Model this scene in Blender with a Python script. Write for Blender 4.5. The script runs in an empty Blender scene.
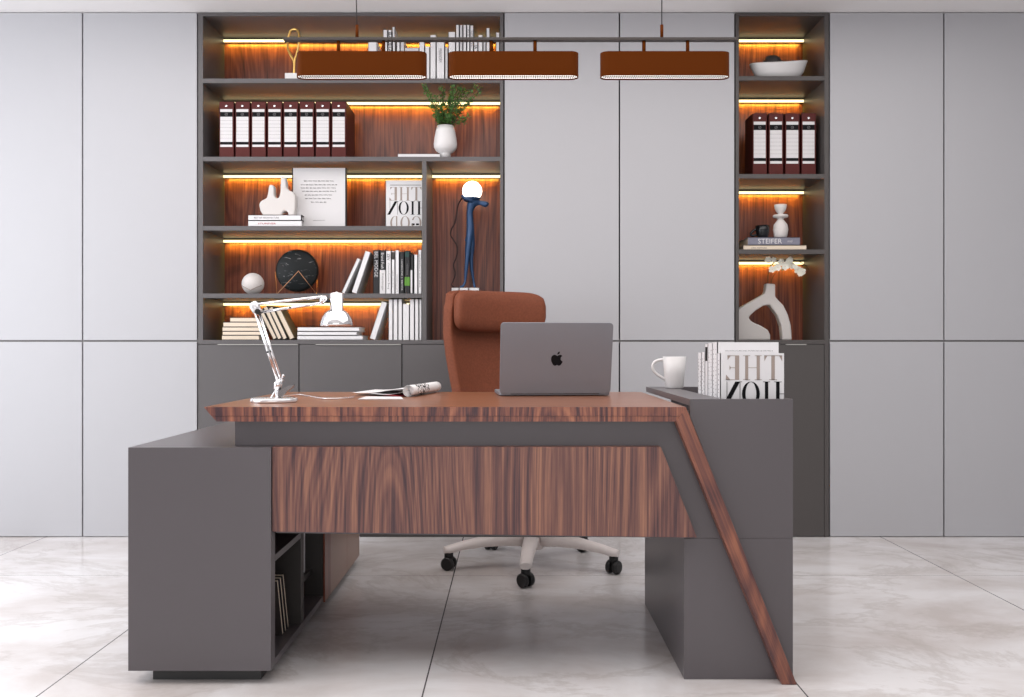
import bpy, bmesh, math, random
from mathutils import Vector, Matrix
random.seed(7)
PI = math.pi
sc = bpy.context.scene
COL = sc.collection
F = 930.0          # focal length in pixels of the 1024x697 frame
H = 0.93           # eye height
CX, CY = 512.0, 348.5
DW = 4.588         # depth of the panelled wall face
DBK = 4.932        # depth of the bookcase back panels
CEIL = 2.590

def PX(x, D): return (x - CX) * D / F
def PZ(y, D): return H + (CY - y) * D / F
def WX(x): return PX(x, DW)
def WZ(y): return PZ(y, DW)

# ------------------------------------------------------------------ materials
def lin(r, g, b):
    f = lambda c: (c/255/12.92) if c/255 <= 0.04045 else ((c/255+0.055)/1.055)**2.4
    return (f(r), f(g), f(b), 1)

def mat(name, col, rough=0.5, metal=0.0, spec=0.5, emit=None, es=0.0, bump=0.0, bscale=200, var=0.0, coat=0.0):
    m = bpy.data.materials.new(name); m.use_nodes = True
    nt = m.node_tree; b = nt.nodes['Principled BSDF']
    b.inputs['Base Color'].default_value = col
    b.inputs['Roughness'].default_value = rough
    b.inputs['Metallic'].default_value = metal
    b.inputs['Specular IOR Level'].default_value = spec
    b.inputs['Coat Weight'].default_value = coat
    if emit:
        b.inputs['Emission Color'].default_value = emit
        b.inputs['Emission Strength'].default_value = es
    tc = nt.nodes.new('ShaderNodeTexCoord')
    nz = nt.nodes.new('ShaderNodeTexNoise'); nz.inputs['Scale'].default_value = bscale; nz.inputs['Detail'].default_value = 3
    nt.links.new(tc.outputs['Object'], nz.inputs['Vector'])
    if var > 0:
        mx = nt.nodes.new('ShaderNodeMix'); mx.data_type = 'RGBA'
        mx.inputs[6].default_value = tuple(c*(1-var) for c in col[:3])+(1,)
        mx.inputs[7].default_value = tuple(min(1, c*(1+var)) for c in col[:3])+(1,)
        nt.links.new(nz.outputs['Fac'], mx.inputs[0]); nt.links.new(mx.outputs[2], b.inputs['Base Color'])
    if bump > 0:
        bp = nt.nodes.new('ShaderNodeBump'); bp.inputs['Strength'].default_value = bump; bp.inputs['Distance'].default_value = 0.002
        nt.links.new(nz.outputs['Fac'], bp.inputs['Height']); nt.links.new(bp.outputs['Normal'], b.inputs['Normal'])
    return m

def walnut(name, scale=(1, 1, 0.13), rot=(0, 0, 0), rough=0.38, gain=1.0, cols=None, ring=40, coat=0.0, sc0=2.6, seed=0.0):
    m = bpy.data.materials.new(name); m.use_nodes = True
    nt = m.node_tree; N = nt.nodes; L = nt.links; b = N['Principled BSDF']
    b.inputs['Roughness'].default_value = rough
    b.inputs['Coat Weight'].default_value = coat
    b.inputs['Coat Roughness'].default_value = 0.12
    tc = N.new('ShaderNodeTexCoord')
    mp0 = N.new('ShaderNodeMapping'); mp0.inputs['Rotation'].default_value = rot
    L.new(tc.outputs['Object'], mp0.inputs['Vector'])
    mp = N.new('ShaderNodeMapping'); mp.inputs['Scale'].default_value = scale
    mp.inputs['Location'].default_value = (seed, seed*1.7, seed*0.6)
    L.new(mp0.outputs['Vector'], mp.inputs['Vector'])
    n1 = N.new('ShaderNodeTexNoise'); n1.inputs['Scale'].default_value = sc0; n1.inputs['Detail'].default_value = 1.5; n1.inputs['Roughness'].default_value = 0.35
    L.new(mp.outputs['Vector'], n1.inputs['Vector'])
    mul = N.new('ShaderNodeMath'); mul.operation = 'MULTIPLY'; mul.inputs[1].default_value = ring
    L.new(n1.outputs['Fac'], mul.inputs[0])
    pp = N.new('ShaderNodeMath'); pp.operation = 'PINGPONG'; pp.inputs[1].default_value = 0.5
    L.new(mul.outputs[0], pp.inputs[0])
    p2 = N.new('ShaderNodeMath'); p2.operation = 'MULTIPLY'; p2.inputs[1].default_value = 2.0
    L.new(pp.outputs[0], p2.inputs[0])
    mpf = N.new('ShaderNodeMapping'); mpf.inputs['Scale'].default_value = tuple(s if s == 1 else 0.02 for s in scale)
    L.new(mp0.outputs['Vector'], mpf.inputs['Vector'])
    n2 = N.new('ShaderNodeTexNoise'); n2.inputs['Scale'].default_value = 115; n2.inputs['Detail'].default_value = 5; n2.inputs['Roughness'].default_value = 0.7
    L.new(mpf.outputs['Vector'], n2.inputs['Vector'])
    n3 = N.new('ShaderNodeTexNoise'); n3.inputs['Scale'].default_value = 30; n3.inputs['Detail'].default_value = 4
    L.new(mpf.outputs['Vector'], n3.inputs['Vector'])
    def mad(a, k, c=None):
        x = N.new('ShaderNodeMath'); x.operation = 'MULTIPLY_ADD'; x.inputs[1].default_value = k
        L.new(a, x.inputs[0])
        if c is None: x.inputs[2].default_value = -0.31
        else: L.new(c, x.inputs[2])
        return x.outputs[0]
    m3 = N.new('ShaderNodeMath'); m3.operation = 'MULTIPLY'; m3.inputs[1].default_value = ring*2.7; L.new(n1.outputs['Fac'], m3.inputs[0])
    p3 = N.new('ShaderNodeMath'); p3.operation = 'PINGPONG'; p3.inputs[1].default_value = 0.5; L.new(m3.outputs[0], p3.inputs[0])
    s = mad(p2.outputs[0], 0.20, None); s = mad(p3.outputs[0], 0.22, s); s = mad(n2.outputs['Fac'], 1.12, s); s = mad(n3.outputs['Fac'], 0.40, s)
    cr = N.new('ShaderNodeValToRGB')
    cols = cols or [(0.40, (66, 44, 50)), (0.54, (100, 66, 62)), (0.68, (126, 86, 75)), (0.86, (158, 112, 90))]
    el = cr.color_ramp.elements
    while len(el) < len(cols): el.new(0.5)
    for e, (p, c) in zip(el, cols):
        e.position = p; q = lin(*c); e.color = (q[0]*gain, q[1]*gain, q[2]*gain, 1)
    L.new(s, cr.inputs['Fac']); L.new(cr.outputs['Color'], b.inputs['Base Color'])
    bp = N.new('ShaderNodeBump'); bp.inputs['Strength'].default_value = 0.08; bp.inputs['Distance'].default_value = 0.001
    L.new(s, bp.inputs['Height']); L.new(bp.outputs['Normal'], b.inputs['Normal'])
    return m

def marble_floor():
    m = bpy.data.materials.new('polished_marble_tile'); m.use_nodes = True
    nt = m.node_tree; N = nt.nodes; L = nt.links; b = N['Principled BSDF']
    tc = N.new('ShaderNodeTexCoord')
    sx = N.new('ShaderNodeSeparateXYZ'); L.new(tc.outputs['Object'], sx.inputs[0])
    def line(out, off, pitch, wd):
        a = N.new('ShaderNodeMath'); a.operation = 'SUBTRACT'; a.inputs[1].default_value = off; L.new(out, a.inputs[0])
        p = N.new('ShaderNodeMath'); p.operation = 'PINGPONG'; p.inputs[1].default_value = pitch/2; L.new(a.outputs[0], p.inputs[0])
        q = N.new('ShaderNodeMath'); q.operation = 'LESS_THAN'; q.inputs[1].default_value = wd; L.new(p.outputs[0], q.inputs[0])
        return q.outputs[0]
    gx = line(sx.outputs['X'], -0.24, 1.03, 0.0022); gy = line(sx.outputs['Y'], 3.81, 2.06, 0.0012)
    gm = N.new('ShaderNodeMath'); gm.operation = 'MAXIMUM'; L.new(gx, gm.inputs[0]); L.new(gy, gm.inputs[1])
    mp = N.new('ShaderNodeMapping'); mp.inputs['Rotation'].default_value = (0, 0, 0.35); mp.inputs['Scale'].default_value = (1.0, 1.5, 1)
    L.new(tc.outputs['Object'], mp.inputs['Vector'])
    n1 = N.new('ShaderNodeTexNoise'); n1.inputs['Scale'].default_value = 1.7; n1.inputs['Detail'].default_value = 9; n1.inputs['Roughness'].default_value = 0.6; n1.inputs['Distortion'].default_value = 0.35
    L.new(mp.outputs['Vector'], n1.inputs['Vector'])
    cr = N.new('ShaderNodeValToRGB'); e = cr.color_ramp.elements
    e[0].position = 0.34; e[0].color = lin(204, 196, 193); e[1].position = 0.60; e[1].color = lin(233, 231, 232)
    L.new(n1.outputs['Fac'], cr.inputs['Fac'])
    n2 = N.new('ShaderNodeTexNoise'); n2.inputs['Scale'].default_value = 1.0; n2.inputs['Detail'].default_value = 10; n2.inputs['Roughness'].default_value = 0.68; n2.inputs['Distortion'].default_value = 0.5
    L.new(mp.outputs['Vector'], n2.inputs['Vector'])
    sub = N.new('ShaderNodeMath'); sub.operation = 'SUBTRACT'; sub.inputs[1].default_value = 0.5; L.new(n2.outputs['Fac'], sub.inputs[0])
    ab = N.new('ShaderNodeMath'); ab.operation = 'ABSOLUTE'; L.new(sub.outputs[0], ab.inputs[0])
    vr = N.new('ShaderNodeValToRGB'); e = vr.color_ramp.elements
    e[0].position = 0.0; e[0].color = (1, 1, 1, 1); e[1].position = 0.03; e[1].color = (0, 0, 0, 1)
    L.new(ab.outputs[0], vr.inputs['Fac'])
    vm = N.new('ShaderNodeMath'); vm.operation = 'MULTIPLY'; vm.inputs[1].default_value = 0.34; L.new(vr.outputs['Color'], vm.inputs[0])
    mx = N.new('ShaderNodeMix'); mx.data_type = 'RGBA'; mx.inputs[7].default_value = lin(176, 166, 160)
    L.new(vm.outputs[0], mx.inputs[0]); L.new(cr.outputs['Color'], mx.inputs[6])
    m2 = N.new('ShaderNodeMix'); m2.data_type = 'RGBA'; m2.inputs[7].default_value = lin(92, 88, 90)
    L.new(gm.outputs[0], m2.inputs[0]); L.new(mx.outputs[2], m2.inputs[6])
    L.new(m2.outputs[2], b.inputs['Base Color'])
    b.inputs['Roughness'].default_value = 0.16; b.inputs['Specular IOR Level'].default_value = 0.5
    return m

M = dict(
    panel=mat('satin_grey_panel', lin(180, 180, 184), 0.42, spec=0.4),
    wallback=mat('dark_wall_behind', lin(60, 60, 62), 0.8),
    ceil=mat('white_ceiling_paint', lin(242, 240, 240), 0.9),
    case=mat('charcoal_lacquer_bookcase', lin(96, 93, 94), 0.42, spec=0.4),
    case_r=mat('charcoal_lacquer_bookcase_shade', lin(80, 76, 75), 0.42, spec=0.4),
    desk=mat('charcoal_lacquer_desk', lin(91, 86, 89), 0.33, spec=0.5),
    inner=mat('black_brown_cabinet_interior', lin(52, 48, 46), 0.5),
    door=mat('brown_grey_cabinet_door', lin(150, 118, 102), 0.32),
    plinth=mat('dark_plinth', lin(60, 60, 60), 0.5),
    handle=mat('brushed_light_handle', lin(176, 174, 170), 0.4),
    back=walnut('walnut_back_panel', scale=(1, 1, 0.12), gain=1.12, sc0=3.0, ring=22, rough=0.3, cols=[(0.38, (76, 36, 28)), (0.54, (108, 56, 44)), (0.70, (130, 72, 54)), (0.90, (156, 92, 64))]),
    wood=walnut('walnut_modesty_panel', gain=1.0, seed=1.3),
    edge=walnut('walnut_desktop_edge', scale=(1, 1, 0.13), gain=1.0, seed=3.1, cols=[(0.42, (66, 42, 48)), (0.54, (104, 62, 56)), (0.68, (136, 84, 68)), (0.86, (168, 110, 84))]),
    top=walnut('walnut_desktop', scale=(0.12, 1, 1), gain=1.0, rough=0.3, coat=0.15, cols=[(0.36, (116, 70, 50)), (0.6, (136, 86, 60)), (0.9, (156, 102, 72))]),
    leg=walnut('walnut_slanted_leg', rot=(0, math.radians(22), 0), gain=1.0, seed=2.2, cols=[(0.38, (74, 46, 48)), (0.56, (108, 66, 58)), (0.74, (138, 86, 68)), (0.92, (164, 106, 80))]),
    led=mat('warm_led_strip', (1, 0.8, 0.5, 1), 0.5, emit=(1, 0.80, 0.42, 1), es=2.2),
    ledcap=mat('strip_housing', lin(60, 58, 56), 0.5),
    white=mat('white_ceramic', lin(220, 218, 218), 0.35),
    ceramic=mat('matte_white_ceramic', lin(212, 207, 204), 0.75, bump=0.25, bscale=260, var=0.04),
    plaster=mat('speckled_white_stone', lin(214, 208, 205), 0.85, bump=0.5, bscale=180, var=0.08),
    paper=mat('white_paper', lin(216, 214, 215), 0.7),
    paper2=mat('off_white_paper', lin(222, 220, 222), 0.7),
    cream=mat('cream_page_edges', lin(226, 210, 190), 0.85, var=0.06, bscale=500),
    bookwhite=mat('white_book_cover', lin(226, 225, 227), 0.5),
    bookgrey=mat('pale_grey_book_cover', lin(200, 199, 202), 0.5),
    bookblack=mat('black_book_cover', lin(26, 26, 30), 0.5),
    bookdark=mat('dark_brown_book_cover', lin(52, 46, 44), 0.55),
    bookolive=mat('speckled_olive_book_cover', lin(98, 88, 62), 0.6, var=0.6, bscale=160),
    booksteel=mat('slate_blue_grey_book_cover', lin(120, 120, 134), 0.5),
    bookgreen=mat('green_print', lin(86, 140, 44), 0.5),
    teal=mat('dark_green_print', lin(26, 62, 58), 0.5),
    ink=mat('black_ink', lin(18, 17, 20), 0.7, spec=0.15),
    inkgrey=mat('grey_ink', lin(120, 118, 120), 0.6),
    taupe=mat('taupe_ink', lin(160, 146, 138), 0.6),
    redpr=mat('red_print', lin(170, 40, 50), 0.6),
    binder=mat('oxblood_binder_board', lin(82, 28, 25), 0.5, spec=0.25, var=0.08, bscale=60),
    chrome=mat('chrome', lin(225, 225, 228), 0.14, metal=1.0),
    darkchrome=mat('dark_chrome', lin(120, 115, 115), 0.2, metal=1.0),
    lampwhite=mat('white_lamp_enamel', lin(236, 236, 238), 0.16, metal=0.6, coat=0.2),
    lamphead=mat('polished_white_metal', lin(246, 246, 248), 0.08, metal=0.95),
    black=mat('black_plastic', lin(20, 20, 21), 0.45),
    gold=mat('brushed_gold', lin(226, 186, 110), 0.3, metal=1.0),
    copper=mat('copper_wire', lin(214, 160, 120), 0.3, metal=1.0),
    blackmarble=mat('black_marble', lin(20, 24, 26), 0.5, spec=0.25, var=0.9, bscale=45),
    chair=mat('cognac_leather', lin(124, 69, 48), 0.65, spec=0.25, bump=0.4, bscale=110, var=0.3),
    chairdark=mat('cognac_leather_piping', lin(116, 60, 40), 0.6),
    chairbase=mat('warm_white_nylon', lin(236, 227, 224), 0.42),
    laptop=mat('space_grey_aluminium', lin(134, 136, 143), 0.38, metal=0.25),
    screen=mat('black_glass_screen', lin(14, 14, 16), 0.1),
    shade=mat('copper_brown_shade', lin(84, 38, 3), 0.6, spec=0.05),
    rail=mat('dark_bronze_rail', lin(62, 56, 54), 0.4, metal=0.3),
    diff=mat('lamp_diffuser', (1, 1, 1, 1), 0.6, emit=(1, 0.95, 0.9, 1), es=1.6),
    louver=mat('brown_louver', lin(70, 44, 34), 0.5),
    globe=mat('glowing_opal_globe', (1, 1, 1, 1), 0.4, emit=(1, 0.9, 0.76, 1), es=5),
    blue=mat('blue_patinated_bronze', lin(52, 82, 122), 0.32, metal=0.25),
    cordbrown=mat('dark_red_cord', lin(52, 26, 26), 0.6),
    leaf=mat('green_leaf', lin(70, 112, 48), 0.5, var=0.4, bscale=40),
    stem=mat('brown_stem', lin(66, 52, 36), 0.7),
    petal=mat('white_orchid_petal', lin(236, 234, 220), 0.6),
    bud=mat('green_bud', lin(150, 160, 110), 0.6),
    blackcup=mat('black_glazed_cup', lin(20, 21, 24), 0.18),
)

def marble_black():
    m = mat('black_marble_veined', lin(20, 23, 25), 0.5, spec=0.25)
    nt = m.node_tree; b = nt.nodes['Principled BSDF']; tc = nt.nodes.new('ShaderNodeTexCoord')
    nz = nt.nodes.new('ShaderNodeTexNoise'); nz.inputs['Scale'].default_value = 38; nz.inputs['Detail'].default_value = 5; nz.inputs['Distortion'].default_value = 1.2
    mp = nt.nodes.new('ShaderNodeMapping'); mp.inputs['Scale'].default_value = (0.6, 1, 1.6); nt.links.new(tc.outputs['Object'], mp.inputs[0]); nt.links.new(mp.outputs[0], nz.inputs['Vector'])
    cr = nt.nodes.new('ShaderNodeValToRGB'); e = cr.color_ramp.elements
    e[0].position = 0.60; e[0].color = lin(18, 22, 24); e[1].position = 0.74; e[1].color = lin(128, 128, 128)
    nt.links.new(nz.outputs['Fac'], cr.inputs[0]); nt.links.new(cr.outputs[0], b.inputs['Base Color'])
    return m
M['blackmarble'] = marble_black()
def roll_material():
    m = mat('printed_newsprint', lin(230, 228, 228), 0.7)
    nt = m.node_tree; b = nt.nodes['Principled BSDF']
    tc = nt.nodes.new('ShaderNodeTexCoord')
    nz = nt.nodes.new('ShaderNodeTexNoise'); nz.inputs['Scale'].default_value = 45; nz.inputs['Detail'].default_value = 2; nz.inputs['Distortion'].default_value = 1.5
    nt.links.new(tc.outputs['Object'], nz.inputs['Vector'])
    sx = nt.nodes.new('ShaderNodeSeparateXYZ'); nt.links.new(tc.outputs['Object'], sx.inputs[0])
    a = nt.nodes.new('ShaderNodeMath'); a.operation = 'GREATER_THAN'; a.inputs[1].default_value = 0.53; nt.links.new(nz.outputs['Fac'], a.inputs[0])
    c = nt.nodes.new('ShaderNodeMath'); c.operation = 'COMPARE'; c.inputs[1].default_value = 0.125; c.inputs[2].default_value = 0.075; nt.links.new(sx.outputs['Y'], c.inputs[0])
    mu = nt.nodes.new('ShaderNodeMath'); mu.operation = 'MULTIPLY'; nt.links.new(a.outputs[0], mu.inputs[0]); nt.links.new(c.outputs[0], mu.inputs[1])
    mx = nt.nodes.new('ShaderNodeMix'); mx.data_type = 'RGBA'; mx.inputs[6].default_value = lin(232, 230, 230); mx.inputs[7].default_value = lin(62, 60, 60)
    nt.links.new(mu.outputs[0], mx.inputs[0]); nt.links.new(mx.outputs[2], b.inputs['Base Color'])
    return m
M['roll'] = roll_material()
M['floor'] = marble_floor()

# ------------------------------------------------------------------ mesh builder
class MB:
    def __init__(self): self.bm = bmesh.new()
    def face(self, vs, mi=0, smooth=False):
        try:
            f = self.bm.faces.new(vs); f.material_index = mi; f.smooth = smooth; return f
        except ValueError: return None
    def box(self, x0, x1, y0, y1, z0, z1, mi=0, mtx=None):
        c = [Vector((x, y, z)) for x in (x0, x1) for y in (y0, y1) for z in (z0, z1)]
        if mtx is not None: c = [mtx @ v for v in c]
        v = [self.bm.verts.new(p) for p in c]
        for q in ((0,1,3,2),(4,6,7,5),(0,4,5,1),(2,3,7,6),(0,2,6,4),(1,5,7,3)): self.face([v[i] for i in q], mi)
        return self
    def prism(self, pts, y0, y1, mi=0):           # polygon in XZ extruded along Y
        a = [self.bm.verts.new((x, y0, z)) for x, z in pts]; b = [self.bm.verts.new((x, y1, z)) for x, z in pts]
        self.face(a, mi); self.face(b[::-1], mi); n = len(pts)
        for i in range(n): self.face([a[i], b[i], b[(i+1) % n], a[(i+1) % n]], mi)
        return self
    def prismz(self, pts, z0, z1, mi=0, smooth=False, caps=True):          # polygon in XY extruded along Z
        a = [self.bm.verts.new((x, y, z0)) for x, y in pts]; b = [self.bm.verts.new((x, y, z1)) for x, y in pts]
        n = len(pts)
        if caps: self.face(a[::-1], mi); self.face(b, mi)
        for i in range(n): self.face([a[i], a[(i+1) % n], b[(i+1) % n], b[i]], mi, smooth)
        return self
    def lathe(self, prof, cx=0, cy=0, z0=0, n=32, mi=0, mtx=None, sx=1, sy=1):
        rings = []
        for r, z in prof:
            ring = []
            for k in range(n if r > 1e-6 else 1):
                a = 2*PI*k/n
                p = Vector((cx + sx*r*math.cos(a), cy + sy*r*math.sin(a), z0+z))
                if mtx is not None: p = mtx @ p
                ring.append(self.bm.verts.new(p))
            rings.append(ring)
        for A, B in zip(rings, rings[1:]):
            for k in range(n):
                k2 = (k+1) % n
                if len(A) == 1 and len(B) == 1: continue
                if len(A) == 1: self.face([A[0], B[k2], B[k]], mi, True)
                elif len(B) == 1: self.face([A[k], A[k2], B[0]], mi, True)
                else: self.face([A[k], A[k2], B[k2], B[k]], mi, True)
        return self
    def tube(self, pts, r, n=10, mi=0, closed=False, caps=True):
        P = [Vector(p) for p in pts]; m = len(P); rs = r if isinstance(r, (list, tuple)) else [r]*m
        T = []
        for i in range(m):
            if closed: t = P[(i+1) % m]-P[i-1]
            else: t = P[min(i+1, m-1)]-P[max(i-1, 0)]
            T.append(t.normalized())
        up = Vector((0, 0, 1)) if abs(T[0].z) < 0.9 else Vector((1, 0, 0))
        nrm = (up - T[0]*up.dot(T[0])).normalized(); rings = []
        for i in range(m):
            nrm = (nrm - T[i]*nrm.dot(T[i])).normalized(); bn = T[i].cross(nrm)
            rings.append([self.bm.verts.new(P[i]+rs[i]*(math.cos(2*PI*k/n)*nrm+math.sin(2*PI*k/n)*bn)) for k in range(n)])
        pairs = list(zip(rings, rings[1:])) + ([(rings[-1], rings[0])] if closed else [])
        for A, B in pairs:
            for k in range(n): self.face([A[k], A[(k+1) % n], B[(k+1) % n], B[k]], mi, True)
        if caps and not closed: self.face(rings[0][::-1], mi); self.face(rings[-1], mi)
        return self
    def cyl(self, p, q, r, n=20, mi=0): return self.tube([p, q], r, n, mi)
    def ball(self, c, r, n=24, mi=0, sx=1, sy=1, sz=1):
        prof = [(r*math.sin(PI*k/(n//2)), -r*sz*math.cos(PI*k/(n//2))) for k in range(n//2+1)]
        prof[0] = (0, prof[0][1]); prof[-1] = (0, prof[-1][1])
        return self.lathe(prof, c[0], c[1], c[2], n, mi, sx=sx, sy=sy)
    def grid(self, fn, nu, nv, mi=0):
        V = [[self.bm.verts.new(fn(i/nu, j/nv)) for j in range(nv+1)] for i in range(nu+1)]
        for i in range(nu):
            for j in range(nv): self.face([V[i][j], V[i+1][j], V[i+1][j+1], V[i][j+1]], mi, True)
        return self
    def build(self, name, mats, parent=None, local=False, bevel=0.0, seg=2, origin=None):
        bmesh.ops.recalc_face_normals(self.bm, faces=self.bm.faces)
        me = bpy.data.meshes.new(name); self.bm.to_mesh(me); self.bm.free()
        for m in (mats if isinstance(mats, (list, tuple)) else [mats]): me.materials.append(M[m] if isinstance(m, str) else m)
        o = bpy.data.objects.new(name, me); COL.objects.link(o)
        if parent is not None:
            o.parent = parent
            if not local:
                me.transform(world_of(parent).inverted())
        elif origin is not None:
            me.transform(Matrix.Translation(-Vector(origin))); o.location = origin
        elif not local:
            b = [v.co for v in me.vertices]
            c = Vector(((min(v.x for v in b)+max(v.x for v in b))/2, (min(v.y for v in b)+max(v.y for v in b))/2, min(v.z for v in b)))
            me.transform(Matrix.Translation(-c)); o.location = c
        if bevel > 0:
            bv = o.modifiers.new('bevel', 'BEVEL'); bv.width = bevel; bv.segments = seg; bv.limit_method = 'ANGLE'; bv.angle_limit = math.radians(40)
        return o

def world_of(o):
    m = Matrix.LocRotScale(o.location, o.rotation_euler, o.scale)
    return (world_of(o.parent) @ m) if o.parent else m

def tag(o, label=None, cat=None, group=None, kind=None):
    if label: o['label'] = label
    if cat: o['category'] = cat
    if group: o['group'] = group
    if kind: o['kind'] = kind
    return o

def thing(name, label, cat, loc, rotz=0, group=None):
    o = bpy.data.objects.new(name, None); COL.objects.link(o)
    o.location = loc; o.rotation_euler = (0, 0, rotz); o.empty_display_size = 0.1
    return tag(o, label, cat, group)

def bake(o):
    dg = bpy.context.evaluated_depsgraph_get(); dg.update()
    me = bpy.data.meshes.new_from_object(o.evaluated_get(dg), depsgraph=dg)
    o.modifiers.clear(); o.data = me
    return o

def smooth(o):
    for p in o.data.polygons: p.use_smooth = True
    return o

def catmull(pts, closed=False, k=6):
    P = [Vector(p) for p in pts]; n = len(P); out = []
    rng = range(n) if closed else range(n-1)
    for i in rng:
        a = P[(i-1) % n] if closed or i > 0 else P[0]; b = P[i]; c = P[(i+1) % n]
        d = P[(i+2) % n] if closed or i+2 < n else P[-1]
        for j in range(k):
            t = j/k
            out.append(0.5*((2*b)+(c-a)*t+(2*a-5*b+4*c-d)*t*t+(3*b-a-3*c+d)*t**3))
    if not closed: out.append(P[-1])
    return out

def letters(name, s, mtx, w, h, m, parent, depth=0.0004):
    """writing fitted into a w x h box centred on mtx (text plane XY, facing +Z)"""
    cu = bpy.data.curves.new(name, 'FONT'); cu.body = s; cu.align_x = 'CENTER'; cu.align_y = 'CENTER'; cu.resolution_u = 2
    t = bpy.data.objects.new(name, cu); COL.objects.link(t)
    dg = bpy.context.evaluated_depsgraph_get(); dg.update()
    me = bpy.data.meshes.new_from_object(t.evaluated_get(dg), depsgraph=dg)
    bpy.data.objects.remove(t); bpy.data.curves.remove(cu)
    xs = [v.co.x for v in me.vertices]; ys = [v.co.y for v in me.vertices]
    cx, cy = (min(xs)+max(xs))/2, (min(ys)+max(ys))/2
    S = Matrix.Diagonal((w/(max(xs)-min(xs)), h/(max(ys)-min(ys)), 1, 1)) @ Matrix.Translation((-cx, -cy, 0))
    me.transform(world_of(parent).inverted() @ mtx @ S)
    me.materials.clear(); me.materials.append(M[m])
    o = bpy.data.objects.new(name, me); COL.objects.link(o); o.parent = parent
    return o

FRONT = Matrix.Rotation(PI/2, 4, 'X')                     # text facing the room
SPINE = FRONT @ Matrix.Rotation(-PI/2, 4, 'Z')            # reading downwards
def at(x, y, z, R=FRONT): return Matrix.Translation((x, y, z)) @ R

# ------------------------------------------------------------------ the room
fl = MB().box(-6, 6, -3, 5.0, -0.05, 0).build('floor', 'floor', origin=(0, 0, 0)); tag(fl, 'pale polished marble floor tiles', 'floor', kind='structure')
ce = MB().box(-6, 6, -3, 5.0, CEIL, CEIL+0.05).build('ceiling', 'ceil', origin=(0, 0, CEIL)); tag(ce, 'plain white ceiling', 'ceiling', kind='structure')
wb = MB().box(-6, 6, 4.952, 5.0, 0, CEIL).build('wall_back', 'wallback', origin=(0, 4.952, 0)); tag(wb, 'back wall clad in large flat pale grey panels', 'wall', kind='structure')
seams_l = [197.5]
while WX(seams_l[-1]) > -5.5: seams_l.append(seams_l[-1]-115)
seams_r = [829.5]
while WX(seams_r[-1]) < 5.5: seams_r.append(seams_r[-1]+114.5)
zs = WZ(341)
for runs in (seams_l[::-1], [504, 619.5, 735], seams_r):
    for a, b in zip(runs, runs[1:]):
        g = 0.0035
        for z0, z1 in ((0.003, zs-0.0045), (zs+0.0045, CEIL-0.004)):
            p = MB().box(WX(a)+g, WX(b)-g, DW, DW+0.02, z0, z1).build('panel', 'panel', wb, bevel=0.001)
            p['kind'] = 'structure'

for a_, b_ in ((-5.9, WX(197.5)), (WX(504), WX(735)), (WX(829.5), 5.9)):
    p = MB().box(a_, b_, DW+0.007, DW+0.03, zs-0.012, zs+0.012).build('seam_strip', mat('seam_grey', lin(120, 118, 118), 0.7), wb); p['kind'] = 'structure'

# ------------------------------------------------------------------ bookcases
YB = DBK
LEDW = 1.35
def bookcase(name, label, x0, x1, i0, i1, shelves, m, divider=None, seams=(), handles=()):
    X0, X1, I0, I1 = WX(x0)+0.003, WX(x1)-0.003, WX(i0), WX(i1)
    top = CEIL-0.003
    t = thing(name, label, 'bookcase', ((X0+X1)/2, DW, 0))
    zc = WZ(340); low = DW+0.022 if divider else DW
    for a, b in ((X0, I0), (I1, X1)):
        MB().box(a, b, DW, YB+0.015, zc-0.02, top).box(a, b, low, YB+0.015, 0, zc-0.0202).build('side_panel', m, t, bevel=0.001)
    MB().box(I0, I1, DW, YB, WZ(16), top).build('top_panel', m, t, bevel=0.001)
    zc = WZ(340)
    MB().box(I0, I1, YB, YB+0.015, zc, top).build('back_panel', 'back', t)
    MB().box(I0, I1, DW, YB, zc-0.02, zc).build('counter', m, t, bevel=0.001)
    xr = WX(422.0) if divider else I1
    tops = [(WZ(16), I1)]
    for i, y in enumerate(shelves):
        xe = I1 if (not divider or i < 2) else xr
        MB().box(I0, xe, DW, YB, WZ(y+4.5), WZ(y)).build('shelf', m, t, bevel=0.001)
        tops.append((WZ(y+4.5), xe))
    if divider:
        MB().box(WX(422), WX(426.5), DW, YB, zc, WZ(161.2)).build('divider', m, t, bevel=0.001)
    for i, (z, xe) in enumerate(tops):
        segs = [(I0, xe)]
        if divider and i == 2: segs = [(I0, WX(422)), (WX(426.5), I1)]
        for a, b in segs:
            ls = MB().box(a+0.002, b-0.002, YB-0.026, YB-0.020, z-0.0225, z-0.010).build('light_strip', 'led', t)
            MB().box(a+0.002, b-0.002, YB-0.0198, YB-0.012, z-0.0225, z-0.0005).build('strip_housing', 'ledcap', ls)
            la = bpy.data.lights.new('strip_light', 'AREA'); la.shape = 'RECTANGLE'; la.size = b-a-0.03; la.size_y = 0.01; la.energy = LEDW*(b-a); la.color = (1, 0.68, 0.07); la.spread = math.radians(150)
            lo = bpy.data.objects.new('strip_light', la); COL.objects.link(lo); lo.location = ((a+b)/2, YB-0.024, z-0.024); lo.rotation_euler = (math.radians(30), 0, 0)
    xs = ([X0-0.002] if divider else [I0])+[WX(s) for s in seams]+([X1+0.002] if divider else [I1])
    for k, (a, b) in enumerate(zip(xs, xs[1:])):
        d = MB().box(a+0.0025, b-0.0025, DW, DW+0.02, 0.004, zc-0.0225).build('door', m, t, bevel=0.0008)
        if k < len(handles):
            h0, h1 = handles[k]
            MB().box(WX(h0), WX(h1), DW-0.006, DW+0.012, zc-0.0245, zc-0.0205).build('handle', 'handle', d)
    MB().box(I0, I1, DW+0.03, YB, 0.004, zc-0.03).build('carcass', 'plinth', t)
    return t
SH_L = [78.5, 156.7, 226.0, 293.5]; SH_R = [76.0, 174.0, 249.5]
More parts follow.
